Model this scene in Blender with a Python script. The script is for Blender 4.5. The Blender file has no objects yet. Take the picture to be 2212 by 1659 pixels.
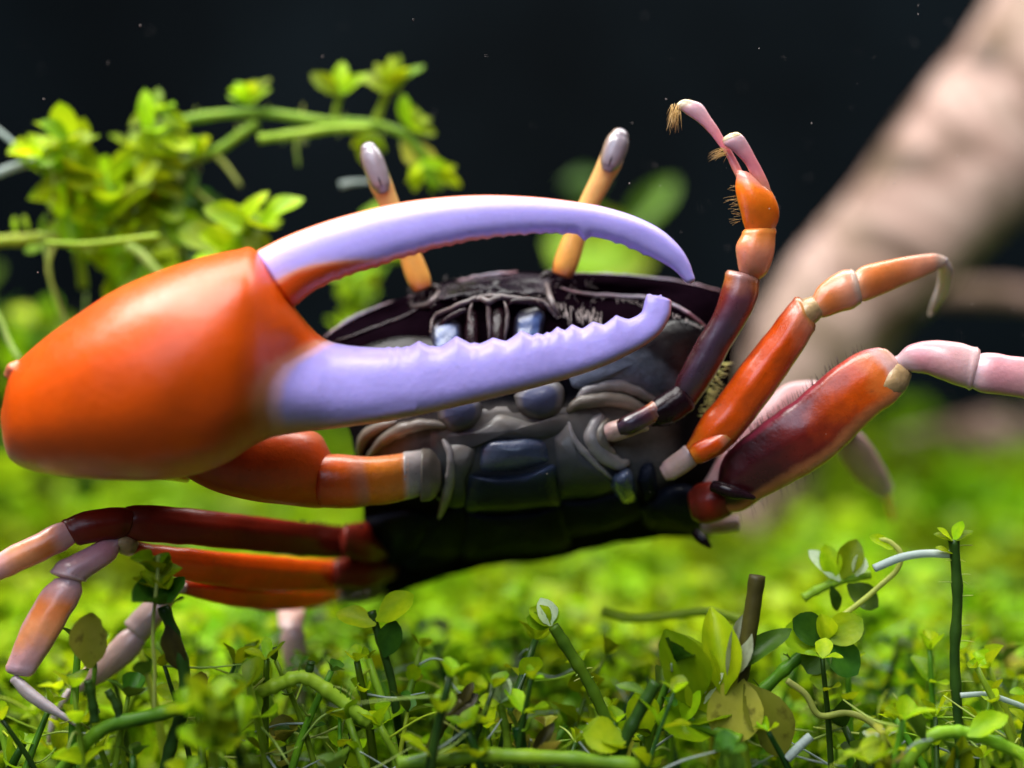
import bpy, math, random
from math import radians as R, sin, cos, pi, hypot, atan2, sqrt
from mathutils import Vector, Matrix, noise
import numpy as np

# ------------------------------------------------------------------ camera, world, lamp
U = 0.001                       # everything is authored in millimetres
FOCUS = 75.2
sc = bpy.context.scene
col = sc.collection
sc.render.engine = 'CYCLES'
sc.cycles.use_denoising = True
sc.cycles.max_bounces = 8
sc.cycles.caustics_reflective = False
sc.cycles.caustics_refractive = False
sc.cycles.sample_clamp_indirect = 4.0

cd = bpy.data.cameras.new('camera')
cam = bpy.data.objects.new('camera', cd)
col.objects.link(cam)
cam.location = (0, 0, 0)
cam.rotation_euler = (R(90), 0, 0)
cd.lens = 50
cd.sensor_width = 36
cd.clip_start = 0.002
cd.clip_end = 5
cd.dof.use_dof = True
cd.dof.focus_distance = FOCUS * U
cd.dof.aperture_fstop = 16
cd.dof.aperture_blades = 0
sc.camera = cam

w = bpy.data.worlds.new('World')
sc.world = w
w.use_nodes = True
bg = w.node_tree.nodes['Background']
bg.inputs[0].default_value = (0.55, 0.68, 1.0, 1)
bg.inputs[1].default_value = 0.012

def area(name, loc, size, power, color, target):
    l = bpy.data.lights.new(name, 'AREA')
    l.shape = 'RECTANGLE'
    l.size, l.size_y = size[0] * U, size[1] * U
    l.energy = power
    l.color = color
    o = bpy.data.objects.new(name, l)
    col.objects.link(o)
    o.location = Vector(loc) * U
    d = Vector(target) - Vector(loc)
    o.rotation_euler = d.to_track_quat('-Z', 'Y').to_euler()
    return o
# the tank's LED bar, above and a little in front of the crab
area('tank_lamp', (-50, 30, 125), (190, 60), 0.56, (1.0, 0.985, 0.97), (0, 92, -10))
# dim bluish daylight of the room, through the front glass
area('room_light', (-70, -120, 110), (160, 120), 0.24, (0.62, 0.76, 1.0), (0, 78, 0))
# the second LED row that lights the back of the tank
area('tank_lamp', (10, 122, 150), (320, 90), 1.02, (1.0, 0.99, 0.95), (0, 190, -20))

sc.view_settings.view_transform = 'Standard'
sc.view_settings.look = 'None'
sc.view_settings.exposure = 0
sc.view_settings.gamma = 1
sc.view_settings.use_curve_mapping = False

# ------------------------------------------------------------------ helpers
KPX = 36.0 / 50.0 / 2212.0      # mm per picture unit and mm of distance
DZ = 0.0                        # depth shift of the piece being built, mm
def P(px, py, y):               # a point y mm away, seen at (px, py) of a 2212 x 1659 frame
    y += DZ
    return Vector(((px - 1106) * KPX * y, y, -(py - 829.5) * KPX * y))

def smooth(a, b, x):
    t = min(1, max(0, (x - a) / (b - a)))
    return t * t * (3 - 2 * t)

def lerp(a, b, t): return a + (b - a) * t

ORIGIN = {}
def empty(name, loc, label=None, cat=None, group=None):
    o = bpy.data.objects.new(name, None)
    o.empty_display_size = 0.002
    col.objects.link(o)
    o.location = Vector(loc) * U
    ORIGIN[o] = Vector(loc)
    tag(o, label, cat, group)
    return o

def tag(o, label=None, cat=None, group=None, kind=None):
    if label: o['label'] = label
    if cat: o['category'] = cat
    if group: o['group'] = group
    if kind: o['kind'] = kind
    return o

def obj(name, verts, faces, mat, parent=None, attr=None, origin=None, flat=False):
    og = ORIGIN[parent] if parent is not None else Vector(origin or (0, 0, 0))
    me = bpy.data.meshes.new(name)
    me.from_pydata([((v[0] - og[0]) * U, (v[1] - og[1]) * U, (v[2] - og[2]) * U) for v in verts], [], faces)
    if not flat:
        me.polygons.foreach_set('use_smooth', [True] * len(me.polygons))
    if attr is not None:
        a = me.attributes.new('uvw', 'FLOAT_COLOR', 'POINT')
        a.data.foreach_set('color', np.array([(c[0], c[1], c[2], 1) for c in attr], dtype=np.float32).ravel())
    me.materials.append(mat)
    me.update()
    o = bpy.data.objects.new(name, me)
    col.objects.link(o)
    if parent is not None:
        o.parent = parent
        ORIGIN[o] = og          # child sits at its parent's origin
    else:
        o.location = og * U
        ORIGIN[o] = og
    return o

def crom(st, m):
    """Catmull-Rom through rows of st (n x k), m steps each"""
    st = np.array(st, dtype=float)
    n = len(st)
    out = []
    for i in range(n - 1):
        p0 = st[i - 1] if i > 0 else 2 * st[0] - st[1]
        p1, p2 = st[i], st[i + 1]
        p3 = st[i + 2] if i + 2 < n else 2 * st[-1] - st[-2]
        for j in range(m):
            t = j / m
            out.append(0.5 * (2 * p1 + (p2 - p0) * t + (2 * p0 - 5 * p1 + 4 * p2 - p3) * t * t + (3 * p1 - p0 - 3 * p2 + p3) * t ** 3))
    out.append(st[-1])
    return np.array(out)

def loft(stations, m=6, ring=20, power=2.2, caps=(6, 6), teeth=None, mask=None, disp=None, taper=0.0):
    """stations: rows (topx, topy, botx, boty, depth, half thickness mm); closed skin through them"""
    s = crom(stations, m)
    s[:, 5] = np.maximum(s[:, 5], 0.02)
    if taper:
        for i in range(len(s)):
            u_ = i / (len(s) - 1)
            if taper < 0: u_ = 1 - u_
            f = 1 - .20 * math.exp(-(u_ / .10) ** 2) + .09 * math.exp(-((1 - u_) / .06) ** 2) - .10 * math.exp(-((1 - u_) / .015) ** 2)
            m_ = (s[i, :2] + s[i, 2:4]) / 2
            s[i, :2] = m_ + (s[i, :2] - m_) * f; s[i, 2:4] = m_ + (s[i, 2:4] - m_) * f; s[i, 5] *= f
    rows = []
    def capr(a, b, L, flip):
        mid = np.array([(a[0] + a[2]) / 2, (a[1] + a[3]) / 2])
        mb = np.array([(b[0] + b[2]) / 2, (b[1] + b[3]) / 2])
        d = mid - mb
        d = d / (np.linalg.norm(d) + 1e-9)
        rr = []
        K = 5
        for k in range(1, K + 1):
            f = sin(k / K * pi / 2) * 0.999
            g = sqrt(max(0, 1 - f * f))
            r = a.copy()
            c = mid + d * L * f
            r[0], r[1] = c + (a[:2] - mid) * g
            r[2], r[3] = c + (a[2:4] - mid) * g
            r[5] = a[5] * g
            rr.append(r)
        return rr
    c0 = capr(s[0], s[min(2, len(s) - 1)], caps[0], True) if caps[0] else []
    c1 = capr(s[-1], s[-min(3, len(s))], caps[1], False) if caps[1] else []
    allr = list(reversed(c0)) + list(s) + c1
    n = len(allr)
    us = [max(0, min(1, (i - len(c0)) / (len(s) - 1))) for i in range(n)]
    V, A, F = [], [], []
    for i, r in enumerate(allr):
        e = 2.0 / (power(us[i]) if callable(power) else power)
        for k in range(ring):
            th = 2 * pi * k / ring
            cv, sv = cos(th), sin(th)
            v = math.copysign(abs(cv) ** e, cv)
            dd = math.copysign(abs(sv) ** e, sv)
            px = (r[0] + r[2]) / 2 + (r[0] - r[2]) / 2 * v
            py = (r[1] + r[3]) / 2 + (r[1] - r[3]) / 2 * v
            if teeth:
                wv = smooth(0.35, 0.95, v * teeth[1])
                if wv > 0:
                    h = 0
                    for (tx, th_, tw) in teeth[0]:
                        q = abs(px - tx) / tw
                        if q < 1: h = max(h, th_ * .95 * (1 - q) ** 1.15)
                    py -= h * wv * teeth[1]
            y = r[4] - r[5] * dd          # dd > 0 is the side towards the camera
            if taper:                     # legs: a low keel along the face, lumps and ripples of the shell
                y -= dd * r[5] * (.16 * math.exp(-((v - .12) / .2) ** 2) + .22 * noise.noise(Vector((px * .012, py * .012, r[4] * .2))))
                py += 2.2 * noise.noise(Vector((px * .03, py * .03, 5))) * abs(v); px += 2.2 * noise.noise(Vector((px * .03, py * .03, 8))) * abs(v)
            if disp: 
                q = disp(px, py, us[i], v, dd)
                y -= q
            V.append(P(px, py, y))
            A.append((us[i], (v + 1) / 2, mask(px, py, us[i], v, dd) if mask else (dd + 1) / 2))
    for i in range(n - 1):
        for k in range(ring):
            a, b = i * ring + k, i * ring + (k + 1) % ring
            F.append((a, b, b + ring, a + ring))
    for (row, fl) in ((0, True), (n - 1, False)):
        idx = [row * ring + k for k in range(ring)]
        F.append(tuple(idx if not fl else reversed(idx)))
    return V, F, A

def limb(pts, th=1.0, m=6, ring=18, caps=(5, 5), power=2.2, **kw):
    """pts: rows (px, py, depth, half width px[, half thickness mm])"""
    st = []
    n = len(pts)
    for i, p in enumerate(pts):
        a = pts[max(0, i - 1)]; b = pts[min(n - 1, i + 1)]
        dx, dy = b[0] - a[0], b[1] - a[1]
        L = hypot(dx, dy) or 1
        nx, ny = dy / L, -dx / L
        if ny > 0: pass
        hw = p[3]
        t = p[4] if len(p) > 4 else hw * KPX * p[2] * th
        st.append((p[0] + nx * hw, p[1] + ny * hw, p[0] - nx * hw, p[1] - ny * hw, p[2], t))
    return loft(st, m, ring, power, caps, **kw)

def edges(top, bot, y, th, n=None):
    """stations from an upper and a lower outline of equal length"""
    st = []
    for i, (a, b) in enumerate(zip(top, bot)):
        yy = y[i] if isinstance(y, (list, tuple)) else y
        hw = hypot(a[0] - b[0], a[1] - b[1]) / 2 * KPX * yy
        st.append((a[0], a[1], b[0], b[1], yy, hw * (th[i] if isinstance(th, (list, tuple)) else th)))
    return st

def tube_world(pts, rad, sides=8, m=5):
    """round tube through world points (mm); rad a number or one per point"""
    n = len(pts)
    rr = rad if isinstance(rad, (list, tuple)) else [rad] * n
    s = crom([(p[0], p[1], p[2], r) for p, r in zip(pts, rr)], m)
    V, F, A = [], [], []
    up = Vector((0.31, -0.9, 0.2)).normalized()
    N = len(s)
    for i in range(N):
        a = Vector(s[max(0, i - 1)][:3]); b = Vector(s[min(N - 1, i + 1)][:3])
        t = (b - a).normalized()
        x = t.cross(up)
        if x.length < 1e-3: x = t.cross(Vector((1, 0, 0)))
        x.normalize(); yv = x.cross(t)
        for k in range(sides):
            th = 2 * pi * k / sides
            q = Vector(s[i][:3]) + (x * cos(th) + yv * sin(th)) * max(s[i][3], 0.005)
            V.append(q); A.append((i / (N - 1), k / sides, 0.5))
    for i in range(N - 1):
        for k in range(sides):
            a, b = i * sides + k, i * sides + (k + 1) % sides
            F.append((a, b, b + sides, a + sides))
    F.append(tuple(range(sides - 1, -1, -1)))
    F.append(tuple((N - 1) * sides + k for k in range(sides)))
    return V, F, A

# ------------------------------------------------------------------ materials
def newmat(name):
    m = bpy.data.materials.new(name)
    m.use_nodes = True
    nt = m.node_tree
    b = nt.nodes['Principled BSDF']
    return m, nt, b

def ramp(nt, stops, interp='EASE'):
    r = nt.nodes.new('ShaderNodeValToRGB')
    r.color_ramp.interpolation = interp
    el = r.color_ramp.elements
    while len(el) > 1: el.remove(el[-1])
    el[0].position = stops[0][0]; el[0].color = (*stops[0][1], 1)
    for p, c in stops[1:]:
        e = el.new(p); e.color = (*c, 1)
    return r

def shell(name, stops, axis='u', warp=0.12, wscale=350, rough=0.35, sss=0.12, bump=0.4, bscale=2500,
          second=None, mottle=0.17, mscale=800, spec=0.5, coat=0.22, dirt=0.35):
    """crab shell: colour runs along the piece (u), across it (v) or follows a mask (w); second = (axis, lo, hi, colour)"""
    m, nt, b = newmat(name)
    N, L = nt.nodes, nt.links
    at = N.new('ShaderNodeAttribute'); at.attribute_name = 'uvw'
    sp = N.new('ShaderNodeSeparateXYZ'); L.new(at.outputs['Vector'], sp.inputs[0])
    out = {'u': sp.outputs[0], 'v': sp.outputs[1], 'w': sp.outputs[2]}
    tc = N.new('ShaderNodeTexCoord')
    def nz(scale, detail=4, rgh=0.55):
        n = N.new('ShaderNodeTexNoise'); n.inputs['Scale'].default_value = scale
        n.inputs['Detail'].default_value = detail; n.inputs['Roughness'].default_value = rgh
        L.new(tc.outputs['Object'], n.inputs['Vector']); return n.outputs['Fac']
    def math_(op, a, bb, c=None):
        q = N.new('ShaderNodeMath'); q.operation = op
        for i, v in enumerate((a, bb, c)):
            if v is None: continue
            if isinstance(v, (int, float)): q.inputs[i].default_value = v
            else: L.new(v, q.inputs[i])
        return q.outputs[0]
    wn = math_('MULTIPLY', math_('SUBTRACT', nz(wscale), 0.5), warp * 2)
    fac = math_('ADD', out[axis], wn)
    r = ramp(nt, stops); L.new(fac, r.inputs[0])
    c = r.outputs[0]
    for s in (second or []):
        ax, lo, hi, cc = s[:4]
        mr = N.new('ShaderNodeMapRange'); mr.interpolation_type = 'SMOOTHSTEP'
        mr.inputs[1].default_value = lo; mr.inputs[2].default_value = hi
        if lo > hi:
            mr.inputs[1].default_value = hi; mr.inputs[2].default_value = lo
            mr.inputs[3].default_value = 1; mr.inputs[4].default_value = 0
        L.new(math_('ADD', out[ax], wn), mr.inputs[0])
        f = math_('MULTIPLY', mr.outputs[0], s[4] if len(s) > 4 else 1.0)
        mx = N.new('ShaderNodeMix'); mx.data_type = 'RGBA'
        L.new(f, mx.inputs[0]); L.new(c, mx.inputs[6]); mx.inputs[7].default_value = (*cc, 1)
        c = mx.outputs[2]
    if dirt:
        mr = N.new('ShaderNodeMapRange'); mr.interpolation_type = 'SMOOTHSTEP'
        mr.inputs[1].default_value = 0.62; mr.inputs[2].default_value = 0.76; mr.inputs[4].default_value = dirt
        L.new(nz(2200, 3, 0.7), mr.inputs[0])
        mx = N.new('ShaderNodeMix'); mx.data_type = 'RGBA'
        L.new(mr.outputs[0], mx.inputs[0]); L.new(c, mx.inputs[6]); mx.inputs[7].default_value = (0.10, 0.05, 0.03, 1)
        c = mx.outputs[2]
    hs = N.new('ShaderNodeHueSaturation')
    mo = math_('ADD', math_('MULTIPLY', math_('SUBTRACT', nz(mscale, 6, 0.65), 0.5), mottle * 4), 1.0)
    L.new(mo, hs.inputs['Value']); L.new(c, hs.inputs['Color'])
    L.new(hs.outputs[0], b.inputs['Base Color'])
    b.inputs['Roughness'].default_value = rough
    rg = math_('ADD', math_('MULTIPLY', nz(1400, 5), 0.25), rough - 0.12)
    L.new(rg, b.inputs['Roughness'])
    b.inputs['Specular IOR Level'].default_value = spec
    b.inputs['Coat Weight'].default_value = coat
    b.inputs['Coat Roughness'].default_value = 0.15
    b.inputs['Subsurface Weight'].default_value = sss
    b.inputs['Subsurface Radius'].default_value = (1.0, 0.45, 0.25)
    b.inputs['Subsurface Scale'].default_value = 0.0006
    if bump:
        bp = N.new('ShaderNodeBump'); bp.inputs['Strength'].default_value = bump
        bp.inputs['Distance'].default_value = 0.00008
        L.new(nz(bscale, 6, 0.6), bp.inputs['Height']); L.new(bp.outputs[0], b.inputs['Normal'])
    return m

ORANGE = (0.62, 0.072, 0.001)
DEEP = (0.42, 0.026, 0.001)
SALMON = (0.62, 0.20, 0.10)
PINK = (0.72, 0.38, 0.36)
PALE = (0.66, 0.52, 0.47)
LILAC = (0.44, 0.36, 0.84)
DARKRED = (0.13, 0.012, 0.012)
PLUM = (0.010, 0.003, 0.005)
BLACK = (0.012, 0.010, 0.013)
GREY = (0.26, 0.25, 0.27)
BONE = (0.25, 0.24, 0.245)

M = {}
M['claw'] = shell('claw_shell', [(0.0, ORANGE), (0.35, SALMON), (0.55, (0.70, 0.40, 0.52)), (0.8, LILAC), (1.0, LILAC)], 'w',
                  warp=0.05, wscale=450, rough=0.36, sss=0.12, bump=0.45, bscale=2600, mottle=0.19, mscale=260, spec=0.38, coat=0.08, dirt=0.25, second=[('v', 0.16, 0.0, (0.80, 0.30, 0.20), 0.75)])
M['finger'] = shell('claw_finger_shell', [(0.0, LILAC), (0.35, (0.55, 0.40, 0.72)), (0.6, (0.80, 0.30, 0.18)), (1.0, ORANGE)], 'w',
                    warp=0.05, wscale=450, rough=0.38, sss=0.2, bump=0.3, bscale=5000, mottle=0.08, mscale=420, coat=0.1, dirt=0.2)
M['arm'] = shell('arm_shell', [(0.0, DEEP), (0.5, ORANGE), (1.0, ORANGE)], 'u', rough=0.32, second=[('v', 0.8, 1.0, SALMON, 0.7)])
M['collar'] = shell('collar_shell', [(0.0, (0.48, 0.42, 0.40)), (1.0, (0.36, 0.33, 0.32))], 'u', rough=0.4, mottle=0.25)
M['arm2'] = shell('arm_joint_shell', [(0.0, DEEP), (0.40, (0.72, 0.12, 0.01)), (0.55, SALMON), (0.63, (0.75, 0.2, 0.012)), (0.92, (0.8, 0.25, 0.03)), (1.0, PALE)], 'u',
                  warp=0.05, rough=0.28, second=[('v', 0.8, 1.0, SALMON, 0.6)])
M['bone'] = shell('pale_joint_shell', [(0.0, BONE), (1.0, (0.30, 0.27, 0.25))], 'u', rough=0.4, mottle=0.25)
M['bonewarm'] = shell('warm_joint_shell', [(0.0, (0.15, 0.13, 0.105)), (1.0, (0.21, 0.18, 0.145))], 'u', rough=0.45, mottle=0.25)
M['sternum'] = shell('sternum_shell', [(0.0, (0.012, 0.015, 0.022)), (0.45, (0.07, 0.075, 0.085)), (1.0, (0.20, 0.185, 0.165))], 'v', rough=0.42, mottle=0.2, bump=0.4, spec=0.25)  # darker towards the lower edge: belly shade put into the colour
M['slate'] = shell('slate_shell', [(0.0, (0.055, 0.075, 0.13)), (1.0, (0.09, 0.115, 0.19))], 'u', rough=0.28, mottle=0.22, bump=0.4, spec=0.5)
M['slateshade'] = shell('shaded_slate_shell', [(0.0, (0.016, 0.019, 0.032)), (1.0, (0.010, 0.012, 0.020))], 'u', rough=0.75, mottle=0.25, bump=0.5, coat=0.05, dirt=0, spec=0.0, sss=0.0)  # slate darkened for the lower belly plates; their shade is in the colour
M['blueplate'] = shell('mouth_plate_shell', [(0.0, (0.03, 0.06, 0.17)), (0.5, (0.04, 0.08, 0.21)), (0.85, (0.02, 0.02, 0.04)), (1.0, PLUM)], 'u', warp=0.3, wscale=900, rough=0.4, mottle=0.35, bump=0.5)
M['slatefade'] = shell('slate_shade_fade_shell', [(0.0, (0.012, 0.014, 0.02)), (0.55, (0.02, 0.027, 0.045)), (1.0, (0.075, 0.10, 0.17))], 'v', rough=0.35, mottle=0.25, bump=0.5, spec=0.06, coat=0.04, sss=0)  # blue fading to near black: shade of the bending tail put into colour
M['maxil'] = shell('maxilliped_shell', [(0.0, (0.05, 0.06, 0.125)), (0.6, (0.075, 0.085, 0.16)), (0.85, (0.16, 0.155, 0.17)), (1.0, (0.15, 0.135, 0.12))], 'u', warp=0.08, rough=0.4, mottle=0.2, spec=0.25)
M['body'] = shell('body_shell', [(0.0, (0.105, 0.098, 0.09)), (0.3, (0.010, 0.010, 0.012)), (0.4, (0.004, 0.004, 0.006)), (0.6, (0.0022, 0.001, 0.002)), (1.0, (0.004, 0.0014, 0.003))], 'w',
                  warp=0.1, rough=0.42, mottle=0.35, bump=0.6, sss=0.0, coat=0.0, dirt=0, spec=0.0)
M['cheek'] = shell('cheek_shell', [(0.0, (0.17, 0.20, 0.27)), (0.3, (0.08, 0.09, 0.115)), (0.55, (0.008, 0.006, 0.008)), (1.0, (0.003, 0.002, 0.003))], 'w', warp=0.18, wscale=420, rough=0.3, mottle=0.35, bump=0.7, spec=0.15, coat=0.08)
M['rim'] = shell('rim_shell', [(0.0, (0.16, 0.085, 0.105)), (0.5, (0.13, 0.105, 0.15)), (1.0, (0.17, 0.07, 0.09))], 'u', warp=0.3, wscale=1200, rough=0.4, mottle=0.4, bump=0.8)
M['ridge'] = shell('mouth_ridge_shell', [(0.0, (0.085, 0.06, 0.058)), (1.0, (0.05, 0.036, 0.038))], 'u', warp=0.3, rough=0.5, mottle=0.5, bump=1.0)
M['plum'] = shell('plum_shell', [(0.0, PLUM), (1.0, (0.014, 0.005, 0.008))], 'u', rough=0.25, mottle=0.4, bump=0.5, spec=0.2, coat=0.08)
M['brow'] = shell('brow_shell', [(0.0, (0.006, 0.004, 0.007)), (0.6, (0.006, 0.003, 0.006)), (1.0, (0.03, 0.024, 0.03))], 'u', warp=0.3, wscale=1500, rough=0.2, mottle=0.5, bump=1.0, bscale=1600, spec=0.12, coat=0.03, sss=0)
M['fuzz'] = shell('setae', [(0.0, (0.26, 0.21, 0.20)), (1.0, (0.20, 0.17, 0.17))], 'u', rough=0.6, sss=0)
M['gills'] = shell('yellow_setae', [(0.0, (0.40, 0.38, 0.10)), (1.0, (0.30, 0.26, 0.10))], 'u', rough=0.6, sss=0)
M['bristle'] = shell('dark_setae', [(0.0, (0.05, 0.03, 0.03)), (1.0, (0.10, 0.06, 0.05))], 'u', rough=0.6, sss=0)
M['brush'] = shell('golden_setae', [(0.0, (0.45, 0.26, 0.06)), (1.0, (0.35, 0.20, 0.06))], 'u', rough=0.6, sss=0)
M['stalk'] = shell('eyestalk_shell', [(0.0, (0.45, 0.14, 0.03)), (0.2, (0.66, 0.31, 0.06)), (0.7, (0.66, 0.36, 0.12)), (1.0, (0.40, 0.26, 0.16))], 'u', rough=0.33, sss=0.3)
M['eye'] = shell('eye_surface', [(0.0, (0.20, 0.17, 0.19)), (0.35, (0.26, 0.22, 0.25)), (0.75, (0.22, 0.19, 0.22)), (1.0, (0.24, 0.16, 0.11))], 'v', warp=0.06, rough=0.22, coat=0.5, mottle=0.12,
                 second=[('w', 0.55, 0.9, (0.02, 0.018, 0.03), 0.95)])
M['minor_merus'] = shell('small_arm_shell', [(0.0, (0.03, 0.004, 0.007)), (0.5, (0.035, 0.005, 0.009)), (0.78, (0.13, 0.012, 0.008)), (0.9, (0.30, 0.08, 0.02)), (1.0, (0.32, 0.14, 0.09))], 'u',
                         warp=0.17, wscale=420, coat=0.35, rough=0.3, second=[('w', 0.85, 1.0, (0.10, 0.08, 0.14), 0.35)])
M['minor_wrist'] = shell('small_wrist_shell', [(0.0, (0.36, 0.13, 0.07)), (0.5, (0.62, 0.21, 0.12)), (1.0, (0.66, 0.2, 0.03))], 'u', warp=0.17, wscale=420, coat=0.35, rough=0.35, sss=0.3)
M['minor_palm'] = shell('small_palm_shell', [(0.0, (0.62, 0.17, 0.03)), (0.25, (0.76, 0.15, 0.004)), (0.75, (0.78, 0.16, 0.006)), (1.0, (0.62, 0.24, 0.18))], 'u', warp=0.17, wscale=420, coat=0.35, rough=0.33, sss=0.3)
M['minor_finger'] = shell('small_finger_shell', [(0.0, (0.60, 0.20, 0.12)), (0.35, (0.55, 0.16, 0.19)), (0.8, (0.48, 0.28, 0.32)), (1.0, (0.40, 0.32, 0.18))], 'u', warp=0.17, wscale=420, coat=0.35, rough=0.35, sss=0.3)
M['leg_orange'] = shell('orange_leg_shell', [(0.0, (0.60, 0.15, 0.01)), (0.18, (0.58, 0.07, 0.001)), (0.7, (0.60, 0.065, 0.002)), (0.9, (0.60, 0.17, 0.09)), (1.0, (0.40, 0.17, 0.04))], 'u', warp=0.17, wscale=420, coat=0.35,
                        rough=0.28, second=[('v', 0.06, 0.0, SALMON, 0.8), ('v', 0.86, 1.0, (0.30, 0.03, 0.01), 0.7)])
M['leg_redorange'] = shell('red_leg_shell', [(0.0, (0.03, 0.004, 0.005)), (0.34, (0.035, 0.003, 0.005)), (0.56, (0.13, 0.008, 0.005)), (0.74, (0.56, 0.07, 0.002)), (0.84, (0.66, 0.14, 0.02)), (0.92, (0.62, 0.34, 0.30)), (1.0, (0.45, 0.24, 0.10))], 'u',
                           warp=0.17, wscale=420, coat=0.35, rough=0.3, mottle=0.2, second=[('v', 0.25, 0.05, (0.72, 0.24, 0.08), 0.65), ('v', 0.88, 1.0, (0.45, 0.05, 0.10), 0.5)])
M['leg_pink'] = shell('pink_leg_shell', [(0.0, (0.53, 0.35, 0.37)), (0.3, (0.56, 0.24, 0.27)), (0.6, (0.54, 0.27, 0.28)), (1.0, (0.53, 0.33, 0.33))], 'u', warp=0.17, wscale=420, coat=0.35, rough=0.35, sss=0.25, mottle=0.15)
M['leg_pinkorange'] = shell('pink_orange_leg_shell', [(0.0, (0.56, 0.33, 0.34)), (0.14, (0.58, 0.29, 0.27)), (0.35, (0.64, 0.18, 0.04)), (0.6, (0.66, 0.25, 0.10)), (0.8, (0.58, 0.29, 0.28)), (1.0, (0.53, 0.33, 0.37))], 'u', warp=0.17, wscale=420, coat=0.35, rough=0.33, sss=0.25,
                            second=[('v', 0.9, 1.0, PINK, 0.8), ('v', 0.12, 0.0, PINK, 0.8)])
M['leg_salmon'] = shell('salmon_leg_shell', [(0.0, (0.58, 0.26, 0.14)), (0.35, (0.62, 0.17, 0.04)), (0.75, (0.60, 0.24, 0.14)), (1.0, (0.40, 0.28, 0.22))], 'u', warp=0.17, wscale=420, coat=0.35, rough=0.33, sss=0.25)
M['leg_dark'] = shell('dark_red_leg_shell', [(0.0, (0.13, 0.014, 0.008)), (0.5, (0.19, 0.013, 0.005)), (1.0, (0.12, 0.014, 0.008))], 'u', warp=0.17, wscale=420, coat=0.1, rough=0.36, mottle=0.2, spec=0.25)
M['leg_red'] = shell('scarlet_leg_shell', [(0.0, (0.30, 0.035, 0.012)), (0.25, (0.80, 0.085, 0.001)), (0.8, (0.85, 0.11, 0.002)), (1.0, (0.60, 0.20, 0.06))], 'u', warp=0.17, wscale=420, coat=0.35, sss=0.4, rough=0.33, mottle=0.15)
M['leg_pale'] = shell('pale_leg_shell', [(0.0, (0.51, 0.33, 0.31)), (0.5, (0.53, 0.35, 0.30)), (1.0, (0.51, 0.36, 0.34))], 'u', warp=0.17, wscale=420, coat=0.35, rough=0.4, sss=0.25, mottle=0.15)
M['joint'] = shell('joint_membrane', [(0.0, (0.32, 0.20, 0.09)), (1.0, (0.40, 0.26, 0.12))], 'u', rough=0.35, mottle=0.5, bump=0.8)
M['claw_tip'] = shell('toe_shell', [(0.0, (0.55, 0.45, 0.44)), (0.7, (0.50, 0.42, 0.44)), (1.0, (0.30, 0.24, 0.20))], 'u', rough=0.4, sss=0.2)

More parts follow.
